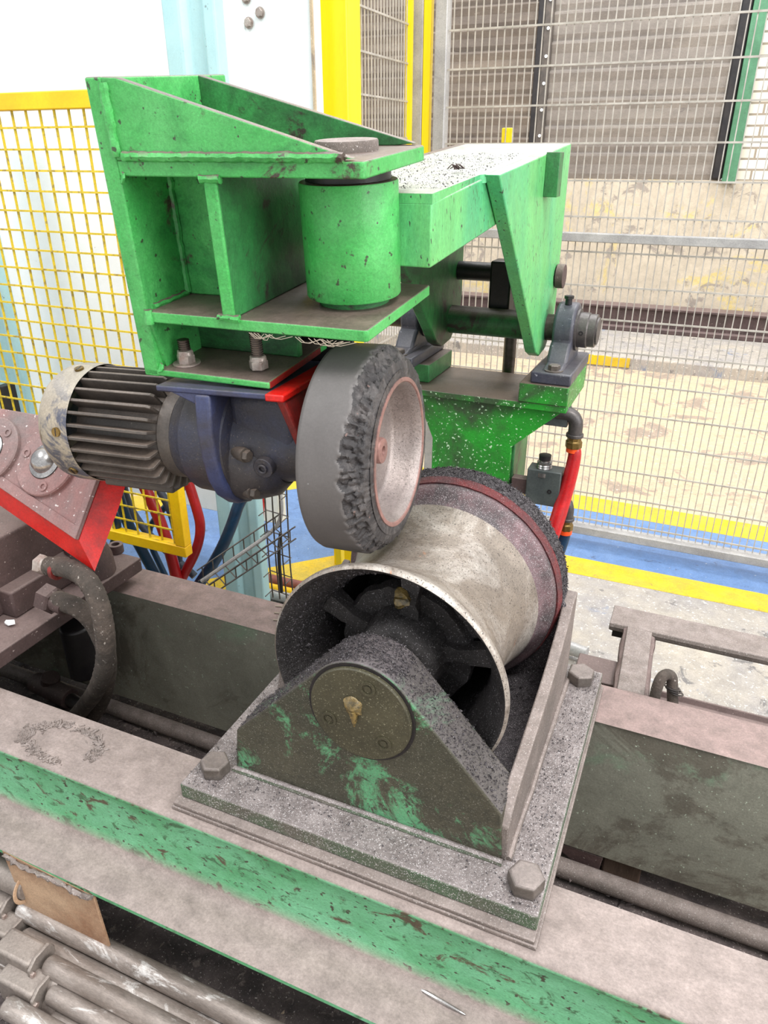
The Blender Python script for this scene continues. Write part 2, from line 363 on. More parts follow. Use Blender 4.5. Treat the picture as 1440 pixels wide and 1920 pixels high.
# ribbed shutter doors above the low wall
def ribs(x0, x1, z0, z1, per, y, dep):
    b = B(); pr = []; z = z0; k = 0
    while z < z1:
        pr += [(y, z), (y - dep * .35, z + per * .2), (y - dep * .5, z + per * .55), (y - dep, z + per * .86), (y - dep, z + per * .93), (y, z + per * .97)]; z += per
    pr += [(y, z), (y + .05, z), (y + .05, z0)]
    b.prism([V((x0, p[0], p[1])) for p in pr], (x1 - x0, 0, 0)); return b


xa, xb = at(1010, 336, y=WY).x, at(1350, 336, y=WY).x
struct(ribs(xa, xb, .615, 2.2, .148, WY + .01, .024).done('door_1', 'shutter', smooth=False))
struct(ribs(-4.5, xa - .06, .615, 2.2, .118, WY + .01, .035).done('door_2', 'shutter2', smooth=False))
struct(B().box((xb - .05, WY - .03, .62), (xb + .01, WY + .05, 2.2)).done('trim_7', 'black', bevel=.01))
struct(B().box((xb + .01, WY - .05, .6), (xb + .085, WY + .05, 2.2)).done('trim_8', 'greenframe', bevel=.004))
struct(B().box((xb + .085, WY, .615), (4, WY + .2, 2.2)).done('wall_right', 'brick', smooth=False))
# black slide post with white fixings between the two shutters
b = thing('slide_post', 'black upright post dotted with white fixings between the two grey shutters', 'post', (xa - .03, WY - .03, .615))
B().box((-.045, -.01, 0), (-.01, .03, 1.6)).done('guide_rail', 'black', b, bevel=.005)
B().box((-.008, 0, 0), (.045, .03, 1.6)).done('edge_strip', 'motor', b, bevel=.004)
for i in range(10): B().cyl((.02, -.006, .1 + i * .14), (.02, 0, .1 + i * .14), .009, seg=10).done('fixing', 'whitewall', b)

# white panels and the pale blue column
struct(B().box((-4, 1.6, -.2), (-1.02, 1.64, 2.2)).done('wall_left', 'whitewall', bevel=.003))
o = struct(B().box((-.20, .002, 0), (.108, .03, 1.6)).done('wall_rear', 'whitewall', bevel=.002)); o.location = (-.96, 1.6, .5)
B().box((.100, -.004, 0), (.106, 0, 1.6)).done('edge_trim', 'concrete', o)
for px, py in ((467, 43), (488, 24), (462, -4)):
    p = at(px, py, y=1.6) - o.location
    q = B().lathe(p, (0, -1, 0), [(0, 0), (0, .011), (.002, .011), (.002, 0)], 20).hexbolt(p + V((0, -.002, 0)), (0, -1, 0), .009, .006).done('bolt', 'nut', o)
col_x0, col_x1 = -1.042, -.912
b = B()
prof = [(0, 0), (.038, 0), (.050, .016), (.080, .016), (.092, 0), (.116, 0), (.119, .006), (.119, .03), (0, .03)]
b.prism([V((p[0], p[1], 0)) for p in prof], (0, 0, 2.5))
o = b.done('steel_column', 'paleblue', bevel=.003); o.location = (col_x0, 1.35, FZ)
tag(o, 'pale blue painted steel column running up behind the green bracket', 'column')
b = B(); b.prism([V((p[0], p[1], 0)) for p in prof], (0, 0, 1.3))
o = b.done('steel_column', 'paleblue', bevel=.003); q = at(45, 690, y=1.42); o.location = (q.x - .135, 1.42, FZ)
tag(o, 'pale blue steel column end seen through the yellow mesh at the far left', 'column')

# ------------------------------------------------------------------ back fence
FY = 2.1
o = thing('mesh_fence', 'tall galvanised wire mesh fence with grey rails behind the machine', 'fence', (0, FY, FZ)); L = rel(o)
b = B(); z1 = 1.45
x = -.72
while x < 1.3:
    b.box(L((x - .0013, FY - .0013, FZ + .05)), L((x + .0013, FY + .0013, z1))); x += .019
zz = 1.033 + .0857 * 4
while zz > FZ + .05:
    b.box(L((-.735, FY - .0045, zz - .0022)), L((1.3, FY - .0015, zz + .0022))); zz -= .0857
b.done('wire_mesh', 'fencewire', o, smooth=False)
B().box(L((-.74, FY - .03, .545)), L((1.3, FY - .004, .567))).done('rail', 'galv', o, bevel=.002)
B().box(L((-.78, FY - .03, FZ + .035)), L((1.3, FY + .01, FZ + .06))).done('rail', 'galv', o, bevel=.002)
B().box(L((-.766, FY - .015, FZ)), L((-.733, FY + .02, 1.5))).done('post', 'galv', o, bevel=.003)
# return panel of the fence, from the yellow post to the grey post
RX = -.839
o = thing('mesh_gate', 'narrow wire mesh panel between the broad yellow post and the grey post', 'fence panel', (RX, 1.73, FZ + .1)); L = rel(o)
b = B(); y = 1.745
while y < 2.09: b.box(L((RX - .0013, y - .0013, FZ + .12)), L((RX + .0013, y + .0013, 1.5))); y += .0185
for k in range(-2, 16): b.box(L((RX + .0015, 1.735, 1.05 - k * .0865 - .0022)), L((RX + .0045, 2.1, 1.05 - k * .0865 + .0022)))
b.done('wire_mesh', 'fencewire', o, smooth=False)
B().box(L((RX - .004, 2.078, FZ + .1)), L((RX + .012, 2.092, 1.5))).done('edge_frame', 'yellow_clean', o)
o = B().box((-.037, 0, 0), (.037, .07, 1.9)).done('yellow_post', 'yellow_clean', bevel=.003); o.location = (at(622, 100, y=1.66).x, 1.66, FZ)
tag(o, 'broad bright yellow square post left of the fence mesh', 'post')
p = at(781, 100, y=2.1)
o = B().box((-.017, 0, 0), (.017, .04, 1.9)).done('grey_post', 'galv', bevel=.002); o.location = (p.x, 2.1, FZ)
tag(o, 'grey square fence post beside the slim yellow post', 'post')
p = at(800, 100, y=2.1)
o = B().box((-.0105, 0, 0), (.0105, .02, 1.9)).done('yellow_post', 'yellow_clean', bevel=.002); o.location = (p.x, 2.1, FZ)
tag(o, 'slim bright yellow post standing right of the grey fence post', 'post')
p = at(953.5, 240, y=2.12)
o = B().box((-.0135, 0, -.10), (.0135, .012, 0)).done('yellow_plate', 'yellow_clean', bevel=.002); o.location = (p.x, 2.105, p.z)
tag(o, 'small yellow plate on the fence, showing just above the far end of the green arm', 'plate')
p = at(638, 1055, y=1.5)
o = B().box((-.008, -.01, 0), (.008, .01, .55)).done('yellow_stake', 'yellow_clean', bevel=.001); o.location = (p.x, 1.5, FZ)
tag(o, 'thin yellow stake seen just under the rubber wheel', 'post')
p = at(6, 705, y=1.3)
o = B().box((-.012, -.02, 0), (.012, .02, .55)).done('dark_post', 'black', bevel=.002); o.location = (p.x, 1.3, FZ)
tag(o, 'dark post at the left edge behind the yellow mesh', 'post')

# ------------------------------------------------------------------ yellow guard panel
GY = 1.15
o = thing('mesh_guard', 'yellow framed wire mesh guard panel behind the motor', 'guard panel', (-1.2, GY, -.06)); L = rel(o)
B().box(L((-1.9, GY - .01, .823)), L((-.978, GY + .015, .852))).done('top_rail', 'yellow', o, bevel=.002)
B().box(L((-1.9, GY - .01, -.062)), L((-.978, GY + .015, -.036))).done('bottom_rail', 'yellow', o, bevel=.002)
B().box(L((-1.004, GY - .01, -.036)), L((-.978, GY + .015, .823))).done('end_post', 'yellow', o, bevel=.002)
b = B(); x = -1.0125
while x > -1.9:
    b.box(L((x - .0017, GY - .0017, -.04)), L((x + .0017, GY + .0017, .83))); x -= .0345
z = .795
while z > -.04:
    b.box(L((-1.9, GY - .0045, z - .0017)), L((-.99, GY - .0015, z + .0017))); z -= .0362
b.jitter(.0012, 9).done('wire_mesh', 'yellowwire', o, smooth=False)

# ------------------------------------------------------------------ ground debris and pit
b = B(); nx, ny = 130, 70
x0, x1, y0, y1 = -1.9, 1.1, -.25, 1.05
g = [[None] * (ny + 1) for _ in range(nx + 1)]
for i in range(nx + 1):
    for j in range(ny + 1):
        x = x0 + (x1 - x0) * i / nx; y = y0 + (y1 - y0) * j / ny
        z = FZ + .006 + .008 * noise.fractal(V((x * 12, y * 12, 0)), 1, 2, 5) + .010 * abs(noise.noise(V((x * 30, y * 30, 4))))
        if i in (0, nx) or j in (0, ny): z = FZ - .001
        g[i][j] = b.bm.verts.new((x, y, max(z, FZ - .001)))
for i in range(nx):
    for j in range(ny): b.face([g[i][j], g[i + 1][j], g[i + 1][j + 1], g[i][j + 1]])
tag(b.done('debris_layer', 'ground_grit', sharp=60), 'black rubber crumb and dirt lying on the floor under the beams', 'debris', kind='stuff')


def grains(name, n, fn, r0, r1, m, label, cat='grit', parent=None):
    b = B()
    for _ in range(n):
        p = fn()
        if p is None: continue
        r = r0 + (r1 - r0) * random.random() ** 3
        vs = [b.bm.verts.new(V(p) + V((random.uniform(-1, 1), random.uniform(-1, 1), random.uniform(-.6, 1))) * r) for _ in range(4)]
        for f in ((0, 1, 2), (0, 3, 1), (1, 3, 2), (2, 3, 0)): b.face([vs[i] for i in f])
    o = b.done(name, m, parent, smooth=False)
    if parent: o['kind'] = 'stuff'
    else: tag(o, label, cat, kind='stuff')
    return o


grains('debris_chips', 2600, lambda: (random.uniform(-1.2, .6), random.choice((random.uniform(.1, .45), random.uniform(.6, .9))), FZ + .016 + .004 * random.random()), .003, .014, 'ground_grit',
       'loose black chips scattered over the dirt between the beams', 'debris')
o = B().prism([at(900, 0, z=5)] * 0 + [V(p) for p in ((-.245, .335, -.30), (-.20, .325, -.296), (-.195, .36, -.303), (-.235, .37, -.298))], (0, .003, .004)).done('rubber_flake', 'black')
tag(o, 'flat black rubber flake lying on the dirt in the front trench', 'flake')

# ------------------------------------------------------------------ long beams
def xsec(name, pts, x0, x1, m, label, bev=.002, parent=None, cat='beam'):
    o = B().prism([V((0, p[0], p[1])) for p in pts], (x1 - x0, 0, 0)).done(name, m, parent, bevel=bev, sharp=50)
    o.location = (x0, 0, 0)
    if label: tag(o, label, cat)
    return o


sec = [(.600, 0), (.5085, 0), (.5055, -.001), (.5035, -.0035), (.503, -.0065), (.5045, -.0105), (.508, -.0125), (.509, -.02), (.5085, -.090), (.5065, -.102), (.502, -.111), (.494, -.1165), (.484, -.119), (.447, -.122),
       (.4455, -.123), (.4455, -.129), (.447, -.130), (.52, -.128), (.53, -.12), (.53, -.02), (.600, -.014)]
fb = thing('machine_beam', 'front green steel beam with dusty top, nearest the camera', 'beam', (-3, 0, 0))
b = B().prism([V((0, p[0], p[1])) for p in sec], (5.0, 0, 0)); b.done('channel', 'beam', fb, sharp=50)
B().box((0, .53, -.29), (5, .56, -.02)).done('web', 'beam_inner', fb)
b = B()
for i in range(420):
    a = random.uniform(-.4, 5.2); rr = .036 + random.gauss(0, .0035); s_ = random.uniform(.0008, .0035)
    c = V((-.735 + 3 + rr * 1.7 * cos(a), .548 + rr * .85 * sin(a), .0)); dd = V((random.uniform(-1, 1), random.uniform(-1, 1), .2)).normalized() * s_ * 1.6
    b.cyl(c - dd, c + dd, s_ * .8, s_ * .5, seg=5)
b.jitter(.002, 160).done('weld_scar', 'dirtmetal', fb)
o = thing('machine_beam', 'rear green steel beam behind the roller with brown dusty top', 'beam', (-3, 0, 0))
B().prism([V((0, p[0], p[1])) for p in [(.897, -.003), (.893, 0), (.984, 0), (.984, -.27), (.897, -.27)]], (5, 0, 0)).done('channel', 'beam_inner', o, bevel=.003)
b = B()
for k in range(3): b.cyl((3 - .62 - .01 * k, .93 + .02 * k, .0015), (3 - .60 - .01 * k, .935 + .02 * k, .002), .0012, seg=6)
b.done('paint_flakes', 'web', o)
# supports under the rear beam
p = at(1162, 1640, y=.93)
o = B().box((-.03, -.02, FZ), (.03, .06, -.271)).done('timber_block', 'wood', bevel=.003); o.location = (p.x, .93, 0)
tag(o, 'small timber block wedged under the rear green beam, right of the roller', 'block')
p = at(1080, 1625, y=.93)
o = B().prism([V((-.05, 0, -.275)), V((.04, 0, -.275)), V((.035, 0, -.33))], (0, .03, 0)).done('steel_wedge', 'brownmach', bevel=.001); o.location = (p.x, .90, 0)
tag(o, 'brown triangular plate beside the timber block under the rear beam', 'plate')
o = B().tube([(-2.5, .905, -.301), (1.4, .862, -.301)], .016, 16).done('ground_pipe', 'dirtmetal')
tag(o, 'long grey pipe lying along the floor between the two beams', 'pipe')
o = B().tube([(-2.5, .73, -.308), (-1.0, .73, -.305), (-.75, .70, -.31), (-.3, .68, -.315)], .012, 12, smooth=1).done('ground_pipe', 'brownmach')
tag(o, 'brown cable lying on the dirt beside the long grey pipe', 'cable')
o = thing('floor_fitting', 'dirty pipe coupling on the floor below the left hoses', 'fitting', at(100, 1290, z=-.28)); 
B().cyl((-.05, 0, 0), (.06, -.012, 0), .022, seg=16).cyl((-.012, 0, -.01), (-.0, 0, .03), .02, seg=12).done('coupling', 'brownmach', o, bevel=.002)
B().cyl((.05, -.012, 0), (.12, -.02, -.005), .014, seg=12).done('pipe_stub', 'ironpipe', o)

# ------------------------------------------------------------------ lower left: rods with clamps, rusty sheet
o = B().prism([V((-.775, .449, -.123)), V((-.612, .449, -.130)), V((-.606, .449, -.235)), V((-.765, .449, -.235))], (0, -.004, 0)).done('rusty_sheet', 'rust', bevel=.001)
tag(o, 'rusty tan sheet hanging below the front beam ledge at lower left', 'sheet')
b = B().tube([(-.77, .443, -.128), (-.73, .442, -.133), (-.69, .442, -.129), (-.65, .442, -.134), (-.612, .442, -.131)], .0035, 8, smooth=3).jitter(.004, 150)
tag(b.done('mortar_crust', 'dirtmetal'), 'crumbling grey crust along the top of the rusty sheet', 'crust')
rods = []
def rodat(px, py, z): return at(px, py, z=z)


RD = [((40, 1703), -.245, .0145, 0), ((44, 1757), -.262, .0145, 0), ((90, 1808), -.245, .0138, 0), ((96, 1862), -.262, .0136, 0), ((100, 1910), -.282, .0128, 0),
      ((-20, 1778), -.262, .0135, 1), ((-20, 1815), -.28, .0135, 1), ((12, 1886), -.264, .0138, 0)]
labs = ['topmost pale zinc rod, starting at the upper clamp', 'second zinc rod from the top, brightly scratched', 'third rod from the top, starting at the lower clamp',
        'fourth rod from the top, just under the lower clamp corner', 'lowest rod starting behind the lower clamp', 'short rod entering at the left edge above the lower clamp',
        'second rod from the left edge, running into the lower clamp', 'dark ended rod at the bottom left corner']
for (pp, z, r, lf), lb in zip(RD, labs):
    a = at(*pp, z=z)
    if lf: e = V((a.x + .135, a.y, a.z))
    else: e = V((a.x + 1.1, a.y, a.z))
    b = B(); n = 40; L_ = (e - a).length
    b.lathe(a, e - a, [(0, 0), (0, r * .8), (.004, r)] + [(L_ * k / n, r * (1 + .015 * noise.noise(V((k * .7, z * 50, a.y * 30))))) for k in range(1, n)] + [(L_, r), (L_, 0)], 28)
    tag(b.done('zinc_rod', 'pipe'), lb, 'rod', 'zinc rods stacked below the front beam')
def clamp(px, py, z, w, h, label):
    p = at(px, py, z=z)
    o = thing('rod_clamp', label, 'clamp', p)
    B().box((-.070, -.020, -.030), (-.004, .016, .0185)).done('clamp_body', 'clamp', o, bevel=.005, seg=3)
    B().prism([V((-.005, y, z)) for y, z in ((-.026, -.034), (.018, -.034), (.022, .008), (.016, .021), (-.008, .022), (-.022, .012))], (.005, 0, 0)).done('clamp_plate', 'clamp', o, bevel=.0015)
    for (yy, zz) in ((-.020, -.024), (-.019, .004)):
        B().hexbolt((0, yy, zz), (1, 0, -.0), .0042, .004).done('bolt', 'nut', o)
    for (xx, zz) in ((-.018, -.012), (-.050, -.016)):
        B().hexbolt((xx, -.020, zz), (0, -1, .4), .0050, .004).done('bolt', 'nut', o)
    return o


clamp(28, 1700, -.245, 1, 1, 'upper cast clamp holding the top two rods at lower left')
clamp(38, 1752, -.262, 1, 1, 'second clamp, directly below the upper one')
clamp(82, 1806, -.245, 1, 1, 'lower clamp row, its upper block')
clamp(88, 1862, -.262, 1, 1, 'lowest clamp block near the bottom left corner')
p = at(45, 1655, z=-.2)
o = B().cyl(p + V((-.12, -.0, .0)), p + V((.012, .0, 0)), .02, seg=28).done('conduit_sleeve', 'clamp', bevel=.002); tag(o, 'grey sleeve poking out beside the rusty sheet', 'pipe')
o = B().ring(p + V((.008, 0, 0)), p + V((.010, 0, 0)), .027, .021).done('sleeve_flange', 'rust', bevel=.001); tag(o, 'thin rusty ring around the grey sleeve', 'ring')
o = B().tube([at(783, 1852, z=-.118), at(815, 1870, z=-.114), at(873, 1903, z=-.116)], .004, 8, smooth=2, rad=lambda t: .0005 + .0022 * sin(pi * min(1, t * .9 + .1)) ** .8).done('steel_sliver', 'silver')
tag(o, 'thin curved metal sliver lying on the front beam ledge', 'scrap')

# ------------------------------------------------------------------ roller pedestal
CX, CZ = -.279, .19
ped = thing('roller_pedestal', 'steel pedestal with triangular bearing block carrying the flared roller', 'pedestal', (-.285, .745, 0)); L = rel(ped)
def pl(name, x0, x1, y0, y1, z0, z1, m, bev=.0015, par=None): return B().box(L((x0, y0, z0)), L((x1, y1, z1))).done(name, m, par or ped, bevel=bev)


pl('shim', -.518, -.050, .514, .972, .0005, .006, 'dirtmetal')
pl('shim', -.516, -.053, .5155, .970, .0065, .012, 'dirtmetal')
pl('base_plate', -.511, -.054, .527, .967, .012, .035, 'plate', .0025)
# bearing block: triangle with round top
def blockpoly(r=.0665):
    pts = [(-.1075, .035), (-.1124, .104)]
    pts += arc(CX, CZ, r, 47, 137, 20)
    pts += [(-.4534, .0998), (-.460, .035)]
    return pts


bp = blockpoly()
B().prism([L((p[0], .578, p[1])) for p in bp], (0, .058, 0)).done('bearing_block', 'block', ped, bevel=.002)
# recessed groove and round end cap
B().ring(L((CX, .577, CZ)), L((CX, .5775, CZ)), .0655, .0615, 64).done('groove', 'black', ped)
cap = B().lathe(L((CX, .578, CZ)), (0, -1, 0), [(0, 0), (0, .0615), (.004, .0615), (.0055, .060), (.0058, 0)], 72).done('end_cap', 'cap', ped)
for a in (75, 205, -45):
    c = L((CX + .042 * cos(radians(a)), .5722, CZ + .042 * sin(radians(a))))
    B().ring(c, c + V((0, -.0012, 0)), .0095, .0065, 24).cyl(c, c + V((0, -.0006, 0)), .004, seg=12).done('screw_recess', 'cap', cap)
b = B().lathe(L((CX - .006, .572, CZ + .012)), (0, -1, 0), [(0, .013), (.002, .011), (.005, .006), (.0075, 0)], 14).tube([L((CX - .006, .569, CZ + .008)), L((CX - .004, .569, CZ - .004)), L((CX - .003, .570, CZ - .017))], .004, 8, rad=lambda t: .005 * (1 - t) + .0008)
b.jitter(.004, 120).done('grease_blob', 'grease', ped)
# side wall (right) with stepped sloping top edge
sw = [(.580, .035), (.580, .085), (.60, .1035), (.627, .112), (.70, .122), (.77, .133), (.82, .146), (.87, .166), (.90, .188), (.93, .19), (.93, .035)]
B().prism([L((-.118, p[0], p[1])) for p in sw], (.015, 0, 0)).done('side_wall', 'dirtmetal', ped, bevel=.002)
B().prism([L((-.475, p[0], p[1])) for p in [(.70, .035), (.72, .10), (.93, .16), (.93, .035)]], (.012, 0, 0)).done('side_wall', 'dirtmetal', ped, bevel=.002)
# rear arch plate
ra = [(-.112, .035), (-.112, .185)] + arc(CX, CZ, .160, 0, 180, 48) + [(-.445, .185), (-.445, .035)]
B().prism([L((p[0], .893, p[1])) for p in ra], (0, .040, 0)).done('rear_arch', 'grit', ped, bevel=.002)
# red chamfer ring in front of the arch
b = B()
b.lathe(L((CX, .880, CZ)), (0, 1, 0), [(0, .1555), (-.001, .1570), (.014, .1605), (.014, .150), (0, .150)], 96, closed=True)
b.jitter(.0008, 70).done('arch_lip', 'grit_red', ped)
# weld fillets
B().tube([L((-.462, .575, .036)), L((-.3, .5745, .037)), L((-.106, .575, .036))], .0045, 8, smooth=2).jitter(.001, 60).done('weld_bead', 'plate', ped)
B().tube([L((-.101, .582, .036)), L((-.101, .75, .037)), L((-.101, .93, .036))], .0045, 8, smooth=2).jitter(.0015, 60).done('weld_bead', 'dirtmetal', ped)
for (x, y, r, a) in ((-.0755, .559, .0205, .1), (-.4813, .5633, .0195, .35), (-.083, .935, .0205, .5)):
    B().lathe(L((x, y, .035)), (0, 0, 1), [(0, 0), (0, r * .98), (.003, r * .98), (.003, 0)], 6, th0=a).hexbolt(L((x, y, .037)), (0, 0, 1), r, .0165, a).done('bolt', 'bolt', ped, bevel=.001)
# grit heaped on block, arch, plate
def on_block():
    i = random.choice(range(1, len(bp) - 3)) if random.random() < .45 else random.choice((1, len(bp) - 3))
    p, q = bp[i], bp[i + 1]; t = random.random(); return L((p[0] + (q[0] - p[0]) * t, random.uniform(.581, .635), p[1] + (q[1] - p[1]) * t + .001))


grains('grit', 5200, on_block, .0008, .0024, 'grit', None, parent=ped)
def on_arch():
    a = radians(random.uniform(-5, 150)); r = .1605; return L((CX + r * cos(a), random.uniform(.893, .933), CZ + r * sin(a)))


grains('grit', 4200, on_arch, .0008, .0026, 'grit', None, parent=ped)
def on_plate():
    if random.random() < .5: return L((random.uniform(-.102, -.056), .53 + .43 * random.random(), .036))
    if random.random() < .6: return L((random.uniform(-.51, -.46), random.uniform(.53, .9), .036))
    return L((random.uniform(-.5, -.06), random.gauss(.555, .012), .036))


grains('grit', 4000, on_plate, .0006, .0018, 'grit', None, parent=ped)
def in_trough(): return L((random.uniform(-.17, -.12), random.uniform(.64, .88), .04 + .03 * random.random()))


b = B(); 
n1, n2 = 30, 30; gg = []
for i in range(n1 + 1):
    gg.append([])
    for j in range(n2 + 1):
        x = -.30 + .182 * i / n1; y = .636 + .255 * j / n2; u = i / n1
        gg[-1].append(b.bm.verts.new(L((x, y, .037 + .045 * u ** 2 * (1 - .3 * j / n2) + .006 * noise.noise(V((x * 60, y * 60, 0)))))))
for i in range(n1):
    for j in range(n2): b.face([gg[i][j], gg[i + 1][j], gg[i + 1][j + 1], gg[i][j + 1]])
o = b.done('heaped_grit', 'grit', ped, sharp=70); o['kind'] = 'stuff'
grains('grit', 1500, in_trough, .001, .004, 'grit', None, parent=ped)

# ------------------------------------------------------------------ flared roller (axis along y)
rol = thing('flared_roller', 'large worn steel roller with flared front rim, under the rubber wheel', 'roller', (CX, .64, CZ))
def prof_out():
    P = [(.000, .1475), (.002, .1500), (.005, .1512), (.010, .1505)]
    for i in range(1, 17):
        t = i / 16; y = .010 + t * .095; r = .1505 - (.1505 - .1185) * (1 - (1 - t) ** 2.3); P.append((y, r))
    P += [(.125, .1186), (.150, .1215), (.175, .1268), (.195, .1325), (.208, .1372)]
    return P


A = (0, 1, 0)
B().lathe((0, 0, 0), A, prof_out(), 128).done('tread', 'roller', rol, sharp=50)
B().lathe((0, 0, 0), A, [(.208, .1372), (.216, .1400), (.221, .1440), (.224, .1500), (.228, .1535), (.232, .1548), (.241, .1548), (.243, .152), (.243, .06)], 128).done('rear_flange', 'roller_flange', rol, sharp=50)
inner = [(.000, .1475), (.002, .1450), (.012, .1425)] + [(.012 + .008 * k, .1505 - .032 * (1 - (1 - (.002 + .008 * k) / .095) ** 2.3) - .0085) for k in range(1, 11)] + [(.12, .110), (.20, .110), (.205, .05), (.205, 0)]
b = B().lathe((0, 0, 0), A, inner, 96)
for v in b.bm.verts:
    if v.co.y > .012:
        n_ = noise.noise(v.co * 55) * .004 + noise.noise(v.co * 140) * .0025; d = V((v.co.x, 0, v.co.z))
        if d.length > .01: v.co -= d.normalized() * abs(n_)
b.done('inner_shell', 'roller_inner', rol, sharp=70)
b = B().lathe((0, 0, 0), A, [(.028, 0), (.028, .045), (.034, .052), (.08, .060), (.12, .066), (.12, 0)], 48)
for k in range(5):
    a = radians(84 + 72 * k); d = V((cos(a), 0, sin(a))); w = V((-sin(a), 0, cos(a)))
    n = 8
    pts0 = [d * .045 + w * .014, d * .075 + w * .009, d * .115 + w * .013, d * .115 - w * .013, d * .075 - w * .009, d * .045 - w * .014]
    b.prism([p + V((0, .058, 0)) for p in pts0], (0, .022, 0))
    # webbing beside each spoke
b.lathe((0, 0, 0), A, [(.075, .045), (.070, .085), (.082, .088), (.088, .045)], 48, closed=True)
bmesh.ops.subdivide_edges(b.bm, edges=b.bm.edges[:], cuts=2)
b.jitter(.0035, 50).jitter(.0015, 140).done('spider', 'roller_inner', rol, sharp=70)
# partial web closing the upper sectors
b = B(); a0, a1 = 20, 235
pts = []
for i in range(25):
    a = radians(a0 + 64 * i / 24); pts.append(V((.112 * cos(a), .082, .112 * sin(a))))
for i in range(25):
    a = radians(a0 + 64 * (1 - i / 24)); pts.append(V((.05 * cos(a), .078, .05 * sin(a))))
b.prism(pts, (0, .01, 0)); bmesh.ops.triangulate(b.bm, faces=b.bm.faces[:]); b.jitter(.002, 60).done('spider_web', 'roller_inner', rol)
def in_rol():
    a = radians(random.uniform(100, 330)); t = random.random(); y = .008 + .09 * t; r = .142 - .032 * (1 - (1 - t) ** 2.3) * .97 - .0015
    return (r * cos(a), y, r * sin(a))


grains('grit', 3500, in_rol, .0008, .003, 'grit', None, parent=rol)
B().lathe((.012 * 1 - .01, .05, .082), (0, -1, .5), [(0, .010), (.005, .009), (.010, .006), (.012, 0)], 14).jitter(.008, 90).done('grease_lump', 'grease', rol)
B().cyl((0, -.02, 0), (0, .04, 0), .03, seg=24).done('axle', 'black', rol)

# ------------------------------------------------------------------ rubber wheel and gear motor share one axis
az, el = radians(3.1), radians(1.9)
NX = V((cos(el) * cos(az), cos(el) * sin(az), sin(el))); NY = V((0, 0, 1)).cross(NX).normalized(); NZ = NX.cross(NY)
ROT = Matrix((NX, NY, NZ)).transposed()
WC = V((-.309, .76, .4305))
whl = thing('rubber_wheel', 'grey rubber tyred wheel with torn edge pressing on the steel roller', 'wheel', WC, ROT)
b = B(); SEG = 420
prof = [(-.078, .092), (-.078, .121), (-.0765, .1235), (-.074, .1245)]
for i in range(66): prof.append((-.073 + .069 * i / 65, .1250))
prof += [(-.003, .1215), (-.0015, .1165), (-.0005, .112)]
for i in range(22): prof.append((0, .1105 - (.1105 - .0885) * i / 21))
rings = []
for (h, r) in prof:
    ring = []
    for k in range(SEG):
        th = 2 * pi * k / SEG; c, s = cos(th), sin(th)
        hh, rr = h, r
        if h > -.06 and r > .1:
            edge = -.026 + .010 * noise.noise(V((c * 2.2, s * 2.2, 3))) + .006 * noise.noise(V((c * 9, s * 9, 1))) + .004 * noise.noise(V((c * 22, s * 22, 8)))
            t = (h - edge) / .010
            if t > 0:
                t = min(1, t); win = min(1, max(0, (-.002 - h) / .007)); q = V((h * 95, c * 13, s * 13)); cell = noise.voronoi(q, distance_metric='DISTANCE', exponent=2.5)[0]
                chunk = cell[1] - cell[0]
                rough = noise.fractal(V((h * 120, c * 16, s * 16)), .8, 2.1, 4)
                slope = .0015 + .0135 * min(1, max(0, (h - edge) / (-.004 - edge))) ** 1.3
                rr -= t * (slope + (.25 + .75 * win) * (.0046 * (1 - min(1, chunk * 2.4)) + .0036 * rough))
                if h > -.004: rr = min(rr, .1115)
                hh += t * .0012 * noise.noise(V((c * 30, s * 30, h * 90)))
        ring.append(b.bm.verts.new((hh, c * rr, s * rr)))
    rings.append(ring)
for p, q in zip(rings, rings[1:]):
    for k in range(SEG): b.face([p[k], p[(k + 1) % SEG], q[(k + 1) % SEG], q[k]])
for f in b.bm.faces:
    c = f.calc_center_median(); r = sqrt(c.y ** 2 + c.z ** 2)
    if r < .1234 and c.x > -.07: f.material_index = 1
ty = b.done('tyre', ['rubber', 'rubber_torn'], whl, sharp=38)
X = (1, 0, 0)
B().lathe((0, 0, 0), X, [(-.004, .0895), (.0012, .0890), (.0016, .0875), (.0014, .0845), (0, .0835)], 96).done('rim_edge', 'rim_pink', whl)
B().lathe((0, 0, 0), X, [(0, .0835), (-.004, .0800), (-.012, .0775), (-.034, .0745), (-.037, .072), (-.0385, .068), (-.039, .012), (-.039, 0)], 96).done('rim_barrel', 'rim_in', whl)
B().lathe((0, 0, 0), X, [(-.039, .0165), (-.024, .0160), (-.022, .0150), (-.0215, .006), (-.026, .005), (-.026, 0)], 40).done('hub_bolt', 'rim_pink', whl)
B().lathe((0, 0, 0), X, [(-.078, .093), (-.074, .085), (-.060, .08), (-.060, .03), (-.09, .03)], 64).done('rim_back', 'black', whl)

mot = thing('gear_motor', 'finned electric gear motor with navy gearbox hanging from the green bracket', 'motor', WC - NX * .28, ROT)
def ml(prof, o=0.): return [(t + .28 - o, r) for t, r in prof]


# gearbox nose + casing; local x = 0 at motor/gearbox joint, wheel at +.28
nose = [(-.080, .043), (-.098, .044), (-.120, .047), (-.150, .051), (-.175, .054), (-.198, .058), (-.2005, .074), (-.208, .076), (-.212, .079), (-.218, .079), (-.224, .076), (-.262, .073), (-.268, .066), (-.285, .060), (-.285, 0)]
B().lathe((.28, 0, 0), X, nose, 72).jitter(.0012, 26).done('gearbox_casing', 'gearblack', mot, sharp=50)
